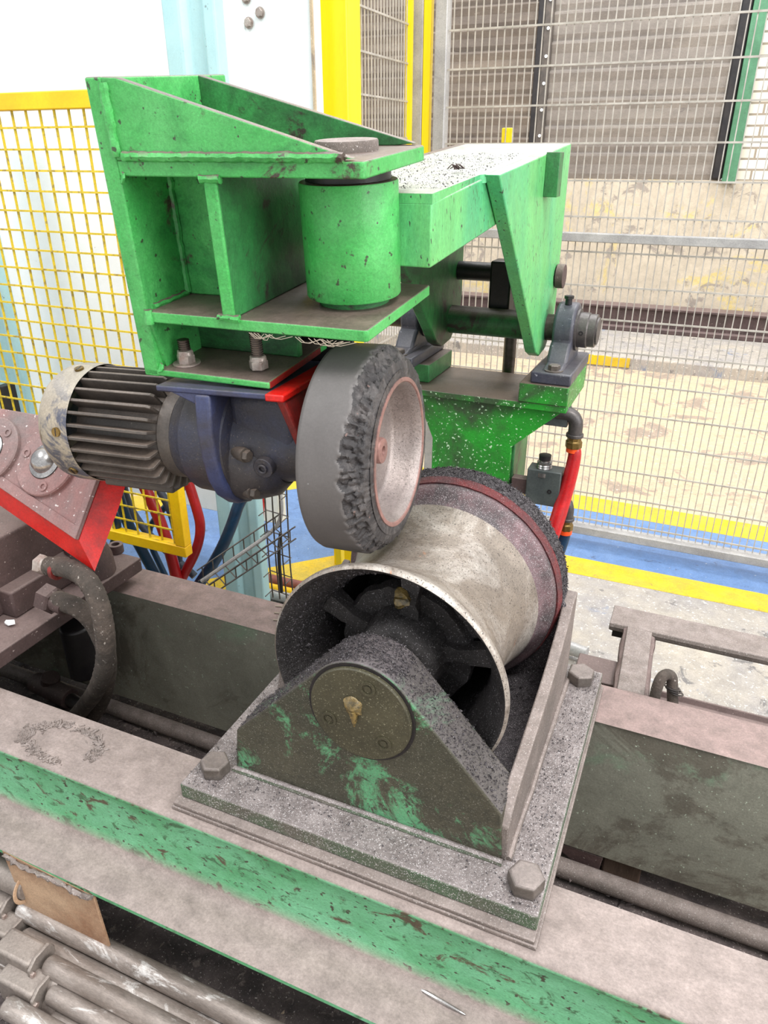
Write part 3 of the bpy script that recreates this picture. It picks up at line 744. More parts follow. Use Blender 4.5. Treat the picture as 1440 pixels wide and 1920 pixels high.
# foot, flange web, red web
B().box((.004, -.079, .0775), (.170, .075, .0848)).done('mounting_foot', 'gearblue', mot, bevel=.002)
ws = [(-.080, .078), (.080, .078), (.082, 0), (.072, -.040), (.050, -.066), (.015, -.082), (-.015, -.084), (-.042, -.075), (-.064, -.056), (-.077, -.032), (-.083, 0), (-.085, .035)]
B().prism([V((.056, y, z)) for y, z in ws], (.021, 0, 0)).done('flange_web', 'gearblue', mot, bevel=.004, seg=3)
b = B().prism([V((.02, -.078, .079)), V((.075, -.078, .079)), V((.075, -.078, .04)), V((.062, -.078, .062))], (0, .012, 0)); b.done('gusset', 'gearblue', mot, bevel=.002)
b = B().prism([V((.158, -.074, .079)), V((.158, .06, .079)), V((.170, .04, -.01)), V((.170, -.040, -.012))], (.012, 0, 0)); b.done('front_web', 'redmix', mot, bevel=.003)
B().box((.150, -.081, .0765), (.1735, .07, .0852)).done('foot_corner', 'red', mot, bevel=.002)
B().box((.076, -.046, -.005), (.165, .05, .071)).done('casting_core', 'gearblack', mot, bevel=.012, seg=4)
b = B().lathe((.076, -.008, -.022), X, [(0, 0), (0, .058), (.020, .055), (.045, .046), (.060, .030), (.060, 0)], 40); b.jitter(.002, 30).done('casting_bulge', 'gearblack', mot)
for (x, a, rr) in ((.086, -112, .071), (.092, -162, .070)):
    d = V((0, sin(radians(a)) * 1, cos(radians(a)) * -1))
for (x, y, z) in ((.086, -.052, -.052), (.086, -.060, .000)):
    B().cyl((x - .006, y + .012, z), (x + .018, y - .0, z), .009, seg=16).hexbolt((x + .018, y, z), (1, -.2, 0), .0075, .006).done('bolt', 'motor', mot)
d = V((0, -.92, -.12)).normalized()
p = V((.124, -.044, -.014)); B().cyl(p, p + d * .014, .013, seg=24).ring(p + d * .014, p + d * .017, .0065, .0035, 18).done('plug', 'gearblack', mot, bevel=.001)
# finned frame
B().lathe((0, 0, 0), X, [(-.005, 0), (-.005, .060), (-.012, .061), (-.022, .061), (-.026, .058), (-.150, .058), (-.150, 0)], 64).done('stator_frame', 'motor', mot)
b = B(); nf = 29
for k in range(nf):
    th = 2 * pi * k / nf + .05
    if abs((th - radians(285)) % (2 * pi)) < 0: continue
    Rm = Matrix.Rotation(th, 4, 'X')
    ro = .0785 if k % 1 == 0 else .076
    b.prism([Rm @ V(q) for q in ((-.152, .055, -.0022), (-.024, .055, -.0022), (-.026, ro - .003, -.0018), (-.031, ro, -.0018), (-.150, ro, -.0018))], Rm @ V((0, 0, .0040)))
b.done('cooling_fins', 'motor', mot, bevel=.0006, seg=1, smooth=False)
B().box((-.148, -.03, -.081), (-.035, .03, -.060)).done('terminal_base', 'motor', mot, bevel=.003)
b = B().lathe((0, 0, 0), X, [(-.147, .0795), (-.150, .0805), (-.178, .0805), (-.190, .0785), (-.199, .073), (-.204, .062), (-.206, .030), (-.206, 0)], 72)
b.jitter(.0008, 20).done('fan_cowl', 'cowl', mot)
for a in (112, 28, -60, -150):
    a_ = radians(a + 90); d = V((0, -sin(a_) * 1, cos(a_)))
for (yy, zz) in ((-.066, -.046), (-.018, .079), (-.079, .012)):
    d = V((0, yy, zz)).normalized(); p = V((-.162, 0, 0)) + d * .080
    q = B().cyl(p, p + d * .003, .0062, seg=18).done('cowl_screw', 'brass', mot)
    if (yy, zz) == (-.079, .012): q.scale = (1, 1, 1)
    t = d.cross(V((1, 0, 0)))
    B().cyl(p + d * .0031 - t * .005, p + d * .0031 + t * .005, .0008, seg=4).done('screw_slot', 'black', q)

# ------------------------------------------------------------------ green fork bracket (tilted 5 degrees)
YW, PT = radians(1.5), radians(5)
BR = Matrix.Rotation(YW, 3, 'Z') @ Matrix.Rotation(PT, 3, 'X')
BO = V((-.60814, .68, .51289))
brk = thing('fork_bracket', 'bright green welded fork bracket holding the hub pin over the motor', 'bracket', BO, BR)
def bx(name, lo, hi, m='green', bev=.002, par=None): return B().box(lo, hi).done(name, m, par or brk, bevel=bev)


B().prism([V((0, 0, -.001)), V((0, .15, -.001)), V((0, .225, .13)), V((0, .225, .307)), V((0, 0, .307))], (.0205, 0, 0)).done('side_plate', 'green', brk, bevel=.002)
def roundplate(u0, u1, v0, v1, w0, w1, r, name, m='green'):
    pts = [V((u0, v0, w0)), V((u1 - .003, v0, w0)), V((u1, v0 + .003, w0))] + [V((u1 - r + r * cos(radians(a)), v1 - r + r * sin(radians(a)), w0)) for a in range(0, 91, 15)] + [V((u0, v1, w0))]
    return B().prism(pts, (0, 0, w1 - w0)).done(name, m, brk, bevel=.0015)


roundplate(.0205, .298, 0, .178, .2175, .2325, .018, 'top_plate')
roundplate(.0205, .2935, 0, .197, .0645, .077, .004, 'lower_plate')
bx('bottom_plate', (.001, 0, 0), (.1705, .15, .0085))
B().prism([V((.0205, .0, .2325)), V((.0205, 0, .3065)), V((.038, 0, .3055)), V((.286, 0, .2345)), V((.262, 0, .2325))], (0, .011, 0)).done('upper_gusset', 'green', brk, bevel=.001)
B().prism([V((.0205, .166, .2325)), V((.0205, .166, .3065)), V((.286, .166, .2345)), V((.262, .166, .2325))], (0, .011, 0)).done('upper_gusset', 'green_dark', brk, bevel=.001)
B().box((.1235, 0.002, .077), (.137, .19, .2175)).done('rib', 'green_dark', brk, bevel=.002)  # rib face in the darker green that carries its shade; edge stays bright
bx('back_panel', (.0205, .082, .077), (.1235, .092, .2175), 'green')
bx('rib_edge', (.1225, -.001, .076), (.1375, .004, .2185), 'green')
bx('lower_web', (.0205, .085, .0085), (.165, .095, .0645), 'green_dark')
B().prism([V((.0205, .012, .0085)), V((.0205, .085, .0085)), V((.0205, .085, .0645)), V((.0205, .0, .0645))], (.004, 0, 0)).done('gusset', 'green', brk)
def bead(pts, r=.0045, m='green', amp=.0014):
    q = []
    for a, c in zip(pts, pts[1:]):
        a = V(a); c = V(c); n = max(2, int((c - a).length / .004))
        q += [a + (c - a) * i / n for i in range(n)]
    q.append(V(pts[-1])); b = B().tube(q, r, 8, rad=lambda t: r * (1 + .06 * sin(t * len(q) * 2.1) + .25 * noise.noise(V((t * len(q) * .5, 0, len(q)))))); b.jitter(amp, 110); return b.done('weld_bead', m, brk)


bead([(.03, -.001, .2365), (.278, -.001, .2355)], .0048)
bead([(.0225, -.0005, .302), (.0232, -.0005, .236)], .005)
bead([(.0225, 0, .217), (.024, .002, .2165)], .006)
bead([(.022, .001, .0785), (.022, .001, .063)], .0055)
bead([(.022, .001, .0105), (.023, .003, .0095)], .006)
bead([(.118, .001, .216), (.142, .001, .216)], .0045)
bead([(.117, .001, .0775), (.143, .001, .0775)], .0045)
bead([(.021, .012, .079), (.021, .08, .079)], .004)
bead([(.022, .080, .08), (.022, .080, .2155)], .0045)
# hub pin cap, black thrust washers
HU, HV = .233, .105
B().lathe((HU, HV, .2325), (0, 0, 1), [(0, 0), (0, .0335), (.009, .0335), (.0105, .0325), (.0108, 0)], 64).done('pin_cap', 'dirtmetal', brk)
B().cyl((HU, HV, .2055), (HU, HV, .2175), .046, seg=48).done('thrust_washer', 'black', brk)
B().cyl((HU, HV, .077), (HU, HV, .0845), .040, seg=48).done('thrust_washer', 'green_dark', brk)
# two stud bolts through the bottom plate
for (u, v, hh, wsh, m) in ((.043, .027, .030, 1, 'nut'), (.139, .034, .046, 0, 'nut')):
    s_ = B().cyl((u, v, .0085), (u, v, .0085 + hh), .0062, seg=20)
    k = .0085 + .018
    while k < .0085 + hh - .001: s_.ring((u, v, k), (u, v, k + .0012), .0071, .0055, 20); k += .0026
    s_.done('stud', 'shaft', brk)
    b = B()
    if wsh: b.lathe((u, v, .0085), (0, 0, 1), [(0, 0), (0, .0165), (.0022, .0165), (.0022, 0)], 32)
    b.lathe((u, v, .0105), (0, 0, 1), [(0, 0), (0, .0112), (.0095, .0112), (.0098, .0102), (.0145, .0098), (.0155, .0085), (.0155, 0)], 6, th0=.3)
    b.lathe((u, v, .0195), (0, 0, 1), [(0, .0098), (.004, .0095), (.0065, .0078), (.0065, 0)], 24)
    b.done('nut', m, brk, bevel=.0007)
bx('dark_filler', (.0205, .152, -.11), (.205, .160, .0645), 'black')  # black plate added to fill the dark gap between motor and wheel
B().box((.1700, .002, 0.0005), (.1712, .13, .0080)).done('sprayed_edge', 'redmix', brk, bevel=.001)
# cobwebs under the lower plate
b = B()
for k in range(16):
    x = .15 + .11 * random.random(); b.tube([V((x, -.001, .064)), V((x + .01, -.002, .060 - .005 * random.random())), V((x + .025 * random.random() + .01, -.001, .064))], .0004, 4, smooth=1)
b.done('cobweb', 'web', brk)

# ------------------------------------------------------------------ swing arm with hub
AO = BO + BR @ V((HU, HV, 0))
arm = thing('swing_arm', 'heavy green swing arm from the round hub back to the pivot bearings', 'arm', (AO.x, AO.y, AO.z), BR)
B().lathe((0, 0, .0855), (0, 0, 1), [(0, 0), (0, .0525), (.0015, .0535), (.1175, .0535), (.119, .0525), (.119, 0)], 72).done('hub', 'green', arm)
RI = BR.transposed()
def al(p): return RI @ (V(p) - AO)


# arm body in local coords
def lx(p): return al(p)


yf = .02
B().prism([al(p) for p in ((-.4535, .8055, .6365), (-.2925, .8015, .6365), (-.2885, 1.05, .6635), (-.4535, 1.05, .6635))], RI @ V((0, 0, .067))).done('arm_box', 'green_arm', arm, bevel=.002)
# cheeks (world-space outlines, converted)
def cheek(xr, m, name='cheek_plate', th=.020):
    pts = [(.975, .7275), (1.421, .7675), (1.424, .50), (1.405, .455), (1.365, .428), (1.315, .424), (1.285, .437), (1.26, .462)]
    return B().prism([al((xr, y, z)) for y, z in pts], RI @ V((-th, 0, 0))).done(name, m, arm, bevel=.002)


cheek(-.268, 'green_arm'); cheek(-.452, 'green_dark')  # near cheek in the lit tone, far cheek in the shaded tone
top = [(-.4535, .8055, .7025), (-.2925, .8015, .7025), (-.292, .972, .7175), (-.286, .978, .7180), (-.286, 1.420, .7575), (-.455, 1.420, .7575), (-.455, .975, .7180), (-.4535, .970, .7175)]
b = B(); vs = [al(p) for p in top]
b.prism(vs, RI @ V((0, 0, .010))); bmesh.ops.triangulate(b.bm, faces=[f for f in b.bm.faces if len(f.verts) > 4]); b.done('arm_top_plate', 'green_arm', arm)
# small stop block on the right cheek
p1 = at(1025, 285, x=-.268); p2 = at(1025, 368, x=-.268)
B().box((0, 0, 0), (.021, .032, p1.z - p2.z), Matrix.Translation(al((-.268, p1.y, p2.z))) @ Matrix.Rotation(-PT, 4, 'X')).done('stop_block', 'green_dark', arm, bevel=.001)
b = B().cyl(al((-.266, 1.398, .552)), al((-.252, 1.398, .552)), .021, seg=28); b.done('pin_head', 'brownmach', arm, bevel=.001)
B().cyl(al((-.472, 1.398, .552)), al((-.268, 1.398, .552)), .017, seg=28).done('upper_pin', 'black', arm)
B().cyl(al((-.58, 1.365, .4665)), al((-.20, 1.365, .4665)), .0235, seg=36).done('pivot_shaft', 'shaft', arm)
B().cyl(al((-.452, 1.365, .4665)), al((-.288, 1.365, .4665)), .026, seg=36).done('shaft_sleeve', 'green_dark', arm)
# grit on the arm top
def on_arm():
    y = .83 + .35 * random.random() ** 1.3; x = random.uniform(-.45, -.29); return al((x, y, .7155 + (y - .82) * .1))


grains('grit', 2600, on_arm, .0005, .0015, 'grit', None, parent=arm)
b = B()
for k in range(10): p = al((-.335 + .01 * random.random(), .985 + .01 * random.random(), .733)); b.tube([p, p + V((random.uniform(-.008, .008), random.uniform(-.006, .006), .006)), p + V((random.uniform(-.012, .012), 0, .001))], .0008, 4)
b.done('fluff', 'brownmach', arm)

# pneumatic link between the cheeks
o = thing('cylinder_link', 'black clevis and rod hanging between the cheeks of the swing arm', 'actuator', (-.365, 1.398, FZ)); L = rel(o)
B().box(L((-.385, 1.375, .47)), L((-.345, 1.420, .575))).done('clevis', 'black', o, bevel=.004)
B().cyl(L((-.355, 1.45, FZ + .001)), L((-.355, 1.45, .50)), .0125, seg=20).done('rod', 'shaft', o)
B().box(L((-.385, 1.41, .44)), L((-.345, 1.47, .50))).done('rod_eye', 'black', o, bevel=.004)

# ------------------------------------------------------------------ support stand
st = thing('support_stand', 'paint splashed green stand carrying the swing arm bearings', 'stand', (-.36, 1.32, FZ)); L = rel(st)
B().box(L((-.49, 1.245, .346)), L((-.198, 1.425, .358))).done('table_plate', 'green_stand', st, bevel=.0015)
B().prism([L((-.480, 1.256, .346)), L((-.205, 1.256, .346)), L((-.292, 1.256, .266)), L((-.292, 1.256, FZ)), L((-.445, 1.256, FZ)), L((-.445, 1.256, .262))], (0, .012, 0)).done('front_plate', 'green_stand', st, bevel=.001)
B().box(L((-.440, 1.268, FZ)), L((-.287, 1.375, .346))).done('column', 'green_dark', st, bevel=.002)
B().box(L((-.283, 1.242, .3585)), L((-.197, 1.425, .393))).done('riser_block', 'green_stand', st, bevel=.002)
B().box(L((-.56, 1.29, .3585)), L((-.468, 1.425, .393))).done('riser_block', 'green_dark', st, bevel=.002)

def pillow(cx, cy, cz, base, label, mirror=False):
    o = thing('pillow_block', label, 'bearing', (cx, cy, base)); h = cz - base
    pts = [(-.105, 0), (.062, 0), (.062, .018), (.042, .024)] + arc(0, h, .047, -20, 200, 24) + [(-.060, .030), (-.105, .022)]
    B().prism([V((-.018, p[0], p[1])) for p in pts], (.036, 0, 0)).done('housing', 'bluegrey', o, bevel=.005, seg=3)
    B().box((-.034, -.118, 0), (.036, .062, .020)).done('foot', 'bluegrey', o, bevel=.003)
    B().prism([V((-.019, -.075, .024)), V((-.019, -.045, .024)), V((-.019, -.035, h - .01)), V((-.019, -.052, h - .02))], (.038, 0, 0)).done('shoulder', 'bluegrey', o, bevel=.006, seg=3)
    s = 1
    B().lathe((0, 0, h), (1, 0, 0), [(.016, .037), (.022, .037), (.022, .031), (.038, .031), (.040, .029), (.052, .029), (.053, .024), (.056, .024), (.056, 0)], 48).done('insert_ring', 'ironpipe', o)
    B().ring((.030, -.032, h + .0), (.030, -.0295, h), .004, .002, 14).done('grub_screw', 'black', o)
    B().cyl((0, -.012, h + .045), (0, -.012, h + .055), .006, seg=14).cyl((0, -.012, h + .055), (0, -.012, h + .060), .0085, seg=8).done('grease_nipple', 'black', o)
    q = B().lathe((.002, -.098, .020), (0, 0, 1), [(0, 0), (0, .016), (.002, .016), (.002, 0)], 28).hexbolt((.002, -.098, .022), (0, 0, 1), .0105, .009); q.done('bolt', 'bolt', o)
    return o


pillow(-.232, 1.365, .4665, .393, 'blue-grey pillow block bearing at the right end of the pivot shaft')
pillow(-.522, 1.365, .4665, .393, 'dark pillow block bearing behind the top of the rubber wheel')
M['bluegrey']
# ------------------------------------------------------------------ valve and air hoses right of the stand
vy = 1.25
o = thing('air_valve', 'grey block valve with ribbed metal knob, right of the stand', 'valve', at(1018, 945, y=vy + .015)); L = rel(o)
a = at(983, 942, y=vy); c = at(1053, 888, y=vy)
B().box(L((a.x, vy, a.z)), L((c.x, vy + .035, c.z))).done('valve_body', 'valve', o, bevel=.002)
k0 = at(1019, 888, y=vy + .015); b = B().lathe(L(k0), (0, 0, 1), [(-.002, 0), (-.002, .0165), (.006, .0165), (.006, .013), (.010, .0145), (.012, .013), (.014, .0145), (.016, .013), (.018, .0145), (.020, .013), (.024, .0135), (.025, .009), (.028, .009), (.028, 0)], 32)
b.done('metering_neck', 'silver', o)
B().lathe(L(k0), (0, 0, 1), [(.028, 0), (.028, .011), (.037, .0115), (.038, .009), (.038, 0)], 12).done('knob', 'black', o)
p = at(1030, 922, y=vy); B().ring(L(p), L(p) + V((0, -.001, 0)), .004, .002, 14).done('port', 'black', o)
B().box(L((a.x - .03, vy + .01, a.z + .012)), L((a.x, vy + .03, a.z + .042))).done('end_plate', 'brownmach', o, bevel=.001)
o = thing('junction_box', 'small grey box under the right end of the green stand', 'box', at(1050, 800, y=1.27)); L = rel(o)
a = at(1030, 799, y=1.26); c = at(1066, 770, y=1.26)
B().box(L((a.x - .02, 1.262, a.z)), L((c.x, 1.30, min(c.z + .004, .3445)))).done('box_body', 'valve', o, bevel=.002)
def fitting(px, py, s, label):
    p = at(px, py, y=1.27)
    o = thing('elbow_fitting', label, 'pipe fitting', p)
    B().tube([V((-.032, 0, .0)), V((-.016, 0, .001)), V((-.003, 0, -.003)), V((.003, 0, -.014)), V((.003, 0, -.034))], .0125 * s, 16, smooth=2).done('elbow', 'ironpipe', o)
    B().ring((.003, 0, -.034), (.003, 0, -.040), .0155 * s, .006, 24).done('collar', 'ironpipe', o, bevel=.001)
    B().lathe((.003, 0, -.039), (0, 0, -1), [(0, 0), (0, .0125 * s), (.008, .0125 * s), (.009, .015 * s), (.021, .015 * s), (.021, 0)], 8).done('hex_union', 'brass', o, bevel=.001)
    return p + V((.003, 0, -.06))


e = fitting(1079, 778, 1, 'iron elbow with brass union at the top of the red hose')
pts = [e, at(1079, 850, y=1.27), at(1070, 890, y=1.265), at(1057, 935, y=1.26), at(1042, 985, y=1.24), at(1020, 1040, y=1.22)]
o = thing('air_hose', 'bright red air hose dropping from the upper elbow', 'hose', e)
B().tube([p - e for p in pts], .0105, 16, smooth=3, rad=lambda t: .0105 + .0035 * min(1, t * 1.6)).done('hose', 'redhose', o)
B().cyl((0, 0, .002), (0, 0, -.008), .0125, seg=20).done('collar', 'orange', o)
e = fitting(1064, 938, .9, 'lower iron elbow with brass union behind the red hose')
o = thing('air_hose', 'blue air hose end with orange collar below the lower elbow', 'hose', e)
B().tube([V((0, 0, 0)), V((-.003, 0, -.03)), V((-.012, -.005, -.07)), V((-.02, -.01, -.12))], .0115, 14, smooth=2).done('hose', 'bluehose', o)
B().cyl((0, 0, .002), (0, 0, -.008), .0125, seg=20).done('collar', 'orange', o)

# ------------------------------------------------------------------ right rear channel frame
o = thing('rear_channel', 'rusty brown channel frame lying behind the rear beam at right', 'channel', (-.07, 1.24, FZ)); L = rel(o)
B().prism([L((-.070, 1.210, -.030)), L((-.070, 1.2755, -.030)), L((-.070, 1.2755, -.038)), L((-.070, 1.216, -.038)), L((-.070, 1.213, -.045)), L((-.070, 1.209, -.045)), L((-.070, 1.207, -.036))], (1.6, 0, 0)).done('top_flange', 'dirtmetal', o, bevel=.0015)
B().box(L((-.070, 1.262, -.080)), L((1.53, 1.2745, -.038))).done('web', 'brownmach', o)
B().box(L((-.064, 1.225, -.068)), L((-.020, 1.26, -.038))).done('end_block', 'black', o)
a, b_, c, d = at(1177, 1172, z=-.026), at(1223, 1186, z=-.026), at(1208, 1304, z=-.026), at(1157, 1291, z=-.026)
B().prism([L(a), L(b_), L(c), L(d)], (0, 0, -.02)).done('cross_bar', 'dirtmetal', o, bevel=.0015)
for (p, q) in ((a, d), (b_, c)): B().tube([L(p + (q - p) * t + V((0, 0, -.012))) for t in (.02, .2, .4, .6, .8, .98)], .0075, 8, smooth=1).jitter(.003, 60).done('weld_bead', 'brownmach', o)
a = at(1087, 1223, z=-.05); c = at(1155, 1240, z=-.05)
o = B().box((0, -.07, -.03), (c.x - a.x + .01, 0, 0)).done('square_tube', 'brownmach', bevel=.002); o.location = (a.x, a.y, -.05)
tag(o, 'short brown square tube behind the roller pedestal corner', 'tube')
o = B().prism([V((-.1, 0, 0)), V((-.1, .055, -.008)), V((-.1, .060, .0)), V((-.1, .064, -.001)), V((-.1, .060, -.018)), V((-.1, 0, -.03))], (1.6, 0, 0)).done('cable_duct', 'brownmach', bevel=.001)
o.location = (.12, .99, -.035); tag(o, 'dusty brown duct just behind the rear beam at right', 'duct')
p = at(1232, 1285, y=1.0)
o = B().tube([p + V((0, 0, -.06)), p, p + V((.006, .01, .016)), p + V((.018, .02, .012)), p + V((.022, .02, -.006)), p + V((.03, .015, -.05))], .0085, 12, smooth=2).done('looped_cable', 'dustyhose')
tag(o, 'grey cable loop beside the cross bar behind the rear beam', 'cable')
b = B()
for k in range(3): b.ring(p + V((.022 + .003 * k, .02, -.012 - .004 * k)), p + V((.0222 + .003 * k, .0205, -.0105 - .004 * k)), .013, .0105, 24)
tag(b.done('wire_coil', 'ironpipe'), 'small wire coil at the foot of the grey cable loop', 'wire')
o = B().cyl(at(1062, 1212, z=-.3), at(1100, 1226, z=-.3), .016, seg=16).done('floor_pipe', 'galv'); tag(o, 'pale pipe end on the floor right of the roller', 'pipe')

# ------------------------------------------------------------------ left station: plate, red head, hoses
ls = thing('red_head_station', 'red and brown machine head on a thick plate at the left edge', 'machine head', (-1.1, .78, 0)); L = rel(ls)
B().box(L((-1.6, .52, .0005)), L((-.957, .965, .022))).done('lower_plate', 'brownmach', ls, bevel=.002)
B().box(L((-1.6, .56, .022)), L((-.925, .950, .050))).done('upper_plate', 'brownmach', ls, bevel=.0025)
p = at(219, 1035, z=.05); B().ring(L(p), L(p) + V((0, 0, .018)), .014, .0075, 28).done('socket_bolt', 'brownmach', ls, bevel=.001)
B().box(L((-1.5, .66, .05)), L((-1.005, .86, .185))).done('body', 'brownmach', ls, bevel=.006, seg=3)
B().box(L((-1.06, .655, .05)), L((-1.035, .66, .16))).done('rib', 'redmix', ls, bevel=.002)
B().box(L((-1.015, .70, .05)), L((-.975, .86, .10))).done('step', 'brownmach', ls, bevel=.004)
b = B().lathe(L((-.975, .87, .05)), (0, 0, 1), [(0, .046), (.03, .044), (.055, .036), (.066, .02), (.069, 0)], 32); b.jitter(.002, 30).done('rounded_housing', 'brownmach', ls)
# tilted red face: plane through K containing x and (0,cos s,sin s)
S = radians(50); e2 = V((0, cos(S), sin(S))); nn = V((0, -sin(S), cos(S)))
K = at(143, 1012, y=.70)
def onface(px, py):
    d = ray(px, py); return CAM + d * ((K - CAM).dot(nn) / d.dot(nn))


face = [onface(*q) for q in ((143, 1012), (186, 893), (215, 800), (70, 777), (-60, 755), (-60, 873))]
bk = V((.012, .0, -.028)) * 1.4
fp = B().prism([L(p) for p in face], -nn * .006).done('face_plate', 'red_dusty', ls, bevel=.002)
b = B(); f2 = [p - nn * .006 for p in face]; cen = sum(face, V((0, 0, 0))) / len(face)
outer = [p + bk + (p - cen).normalized() * .010 for p in f2]
va = [b.bm.verts.new(L(p)) for p in f2]; vb = [b.bm.verts.new(L(p)) for p in outer]
for i in range(6): b.face([va[i], va[(i + 1) % 6], vb[(i + 1) % 6], vb[i]])
b.face(vb[::-1]); b.face(va); b.done('red_skirt', 'red', ls)
B().prism([L(p) for p in [onface(143, 1012) + nn * .0, onface(186, 893), onface(172, 893), onface(143, 985), onface(-60, 850), onface(-60, 873)]], nn * .003).done('raised_edge', 'red_dusty', ls, bevel=.001)
for (px, py) in ((92, 868), (-14, 845)):
    c = onface(px, py); c = L(c)
    B().lathe(c, nn, [(0, 0), (0, .056), (.006, .056), (.008, .054), (.008, .030), (.009, .029)], 56).done('flange_disc', 'red_dusty', ls)
    B().lathe(c, nn, [(.008, .028), (.010, .028), (.012, .021), (.020, .018), (.026, .010), (.027, 0)], 40).done('domed_boss', 'silver', ls)
    for a in (-70, 50, 170):
        q = c + (V((1, 0, 0)) * cos(radians(a)) + e2 * sin(radians(a))) * .042 + nn * .008
        B().ring(q, q + nn * .002, .0075, .004, 20).done('screw', 'red_dusty', ls)
# hoses
def dusthose(pts, r, label, ribs=True):
    o = thing('dusty_hose', label, 'hose', pts[0])
    q = [p - pts[0] for p in pts]
    B().tube(q, r, 14, smooth=4, rad=(lambda t: r * (1 + .03 * sin(t * 520))) if ribs else None).jitter(.0008, 160).done('hose', 'dustyhose', o)
    return o


h1 = dusthose([at(92, 1062, y=.70), at(120, 1062, y=.70), at(158, 1078, y=.69), at(184, 1120, y=.68), at(197, 1180, y=.68), at(200, 1240, y=.69), at(182, 1295, y=.72), at(150, 1335, y=.76), at(110, 1375, y=.79)], .0150,
              'thick dust caked hose curving down from the red head, in front')
B().cyl((-.012, 0, .0), (.014, 0, .0), .0135, seg=20).hexbolt((-.020, 0, 0), (1, 0, 0), .016, .012).done('ferrule', 'nut', h1)
B().ring((.014, 0, 0), (.021, 0, -.0005), .0172, .012, 28).done('hose_clip', 'redmix', h1)
h2 = dusthose([at(88, 1120, y=.72), at(118, 1128, y=.72), at(150, 1140, y=.72), at(182, 1172, y=.73), at(203, 1230, y=.74), at(200, 1280, y=.75), at(188, 1320, y=.78), at(160, 1362, y=.82)], .0155,
              'second dusty hose from the big hexagon nut, behind the first', ribs=False)
B().hexbolt((-.006, 0, 0), (1, 0, -.15), .024, .024).done('hex_nut', 'brownmach', h2)
B().cyl((.016, 0, -.002), (.04, 0, -.006), .017, seg=20).done('ferrule', 'brownmach', h2)
p = at(12, 1165, z=.055); o = B().prism([p, p + V((.012, .006, 0)), p + V((.02, .0, 0)), p + V((.013, -.008, 0)), p + V((.003, -.006, 0))], (0, 0, .003)).done('white_scrap', 'whitewall')
tag(o, 'tiny white scrap lying on the left machine plate', 'scrap')
p = at(143, 1180, y=.80); o = B().cyl(p + V((0, 0, -.10)), p + V((0, 0, .01)), .028, seg=24).done('dark_canister', 'black', bevel=.004)
tag(o, 'black round canister hanging behind the hexagon nut', 'canister')

# ------------------------------------------------------------------ loose hoses behind the motor
def hz(pts, r, m, label, y0):
    q = [at(px, py, y=y0 + dy) for px, py, dy in pts]
    o = B().tube(q, r, 12, smooth=3).done('loose_hose', m); tag(o, label, 'hose')


hz([(345, 880, .0), (368, 950, 0), (378, 990, 0), (368, 1035, 0), (340, 1085, 0), (330, 1120, 0)], .0115, 'redhose_dark', 'dark red hose right of the yellow guard corner', 1.22)
hz([(485, 900, .05), (450, 935, .02), (435, 985, 0), (408, 1045, 0), (370, 1100, 0)], .0135, 'bluehose', 'petrol blue hose left of the pale column foot', 1.23)
hz([(245, 860, 0), (270, 910, 0), (298, 970, 0), (318, 1030, 0), (335, 1100, 0)], .0135, 'redhose_dark', 'wide red hose seen through the guard mesh', 1.20)
hz([(205, 860, 0), (222, 930, 0), (240, 985, 0), (268, 1035, 0), (300, 1095, 0)], .0130, 'bluehose', 'blue hose furthest left behind the guard mesh', 1.21)
hz([(225, 860, 0), (235, 940, .03), (275, 1000, .03), (320, 1040, .03), (365, 1080, .03)], .0095, 'greyhose', 'slate grey hose crossing behind the red one', 1.22)
hz([(262, 870, 0), (315, 940, 0), (335, 1010, 0), (335, 1100, 0)], .0095, 'greyhose', 'short grey hose beside the guard corner', 1.25)
hz([(185, 920, 0), (205, 950, 0), (225, 985, 0), (200, 1060, 0)], .010, 'bluehose', 'thin blue hose just right of the red head', 1.16)
hz([(495, 900, 0), (489, 950, 0), (487, 1005, 0), (489, 1040, 0)], .009, 'redhose', 'short bright red hose right of the pale column', 1.4)
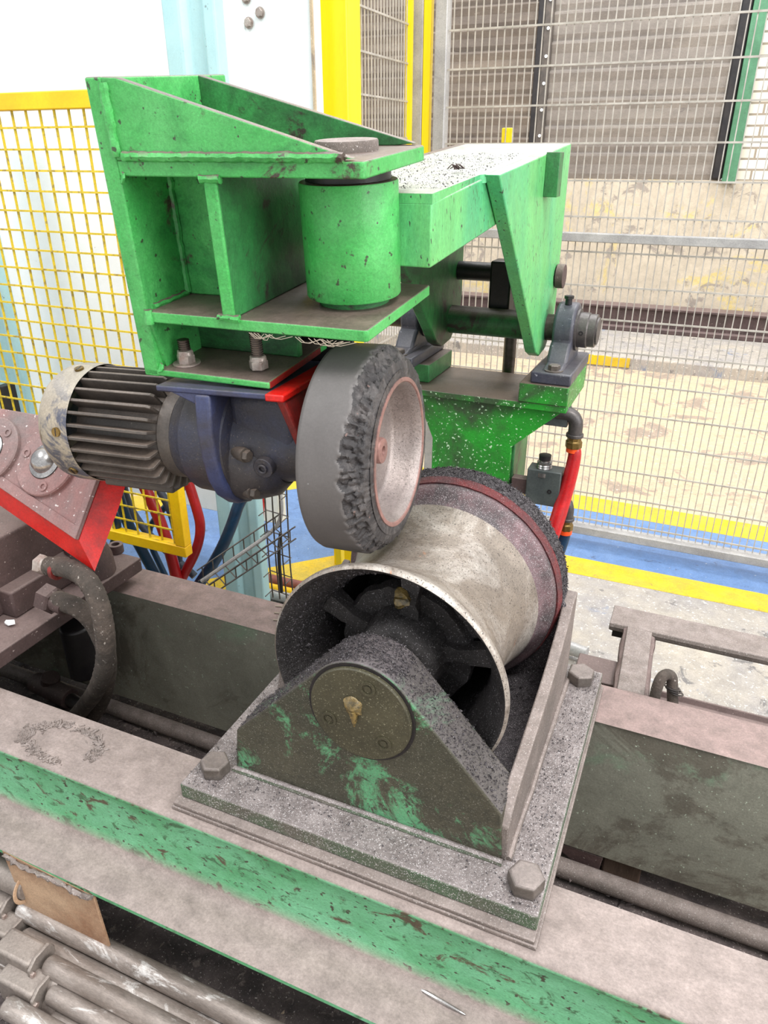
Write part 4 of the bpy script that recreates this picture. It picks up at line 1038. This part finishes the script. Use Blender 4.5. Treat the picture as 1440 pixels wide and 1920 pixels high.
hz([(352, 905, 0), (300, 960, 0), (272, 1000, 0), (310, 1080, 0)], .008, 'bluehose', 'thin blue hose crossing the guard from the right', 1.28)
# wire cable tray
o = thing('cable_tray', 'wire basket tray sloping down in front of the pale column', 'cable tray', at(450, 1040, y=1.18)); L = rel(o)
A0, A1 = at(372, 1090, y=1.13), at(527, 985, y=1.22)
b = B(); dv = A1 - A0; sd = V((.03, -.02, 0)); hh = V((0, 0, .028))
for off in (V((0, 0, 0)), sd, hh, sd * 2, sd * 2 + hh): b.tube([L(A0 + off), L(A1 + off)], .0019, 6)
for k in range(8):
    c = A0 + dv * (k + .5) / 8; b.tube([L(c + hh), L(c), L(c + sd * 2), L(c + sd * 2 + hh)], .0015, 6)
b.done('sloping_basket', 'traywire', o)
C0 = at(512, 1120, y=1.2)
b = B()
for dx in (0, .018, .036, .054): b.tube([L(C0 + V((dx, 0, 0))), L(C0 + V((dx - .004, .0, .12))), L(C0 + V((dx + .0, 0, .30)))], .0017, 6, smooth=1)
for k in range(6): b.tube([L(C0 + V((0, -.03, .02 + .05 * k))), L(C0 + V((0, 0, .02 + .05 * k))), L(C0 + V((.054, 0, .015 + .05 * k))), L(C0 + V((.054, -.03, .015 + .05 * k)))], .0014, 6)
b.done('upright_basket', 'traywire', o)
b = B().tube([at(378, 1090, y=1.13), at(450, 1040, y=1.17), at(522, 990, y=1.21), at(530, 950, y=1.22), at(520, 900, y=1.22)], .0045, 8, smooth=2)
tag(b.done('tray_cable', 'galv'), 'pale cable lying in the wire tray and rising at its end', 'cable')
b = B().tube([at(526, 1000, y=1.19), at(522, 1040, y=1.19), at(528, 1110, y=1.19)], .004, 8, smooth=2)
tag(b.done('tray_cable', 'black'), 'black cable hanging down the upright wire basket', 'cable')
for (py, r, m, lb) in ((1084, .014, 'copper', 'dull red floor pipe behind the rear beam'), (1100, .012, 'yellow', 'yellow floor pipe under the red one'), (1112, .014, 'galv', 'pale grey floor pipe nearest the rear beam')):
    p = at(500, py, z=FZ + .02); o = B().cyl(p, p + V((.5, 0.01, 0)), r, seg=16).done('floor_pipe', m); tag(o, lb, 'pipe')
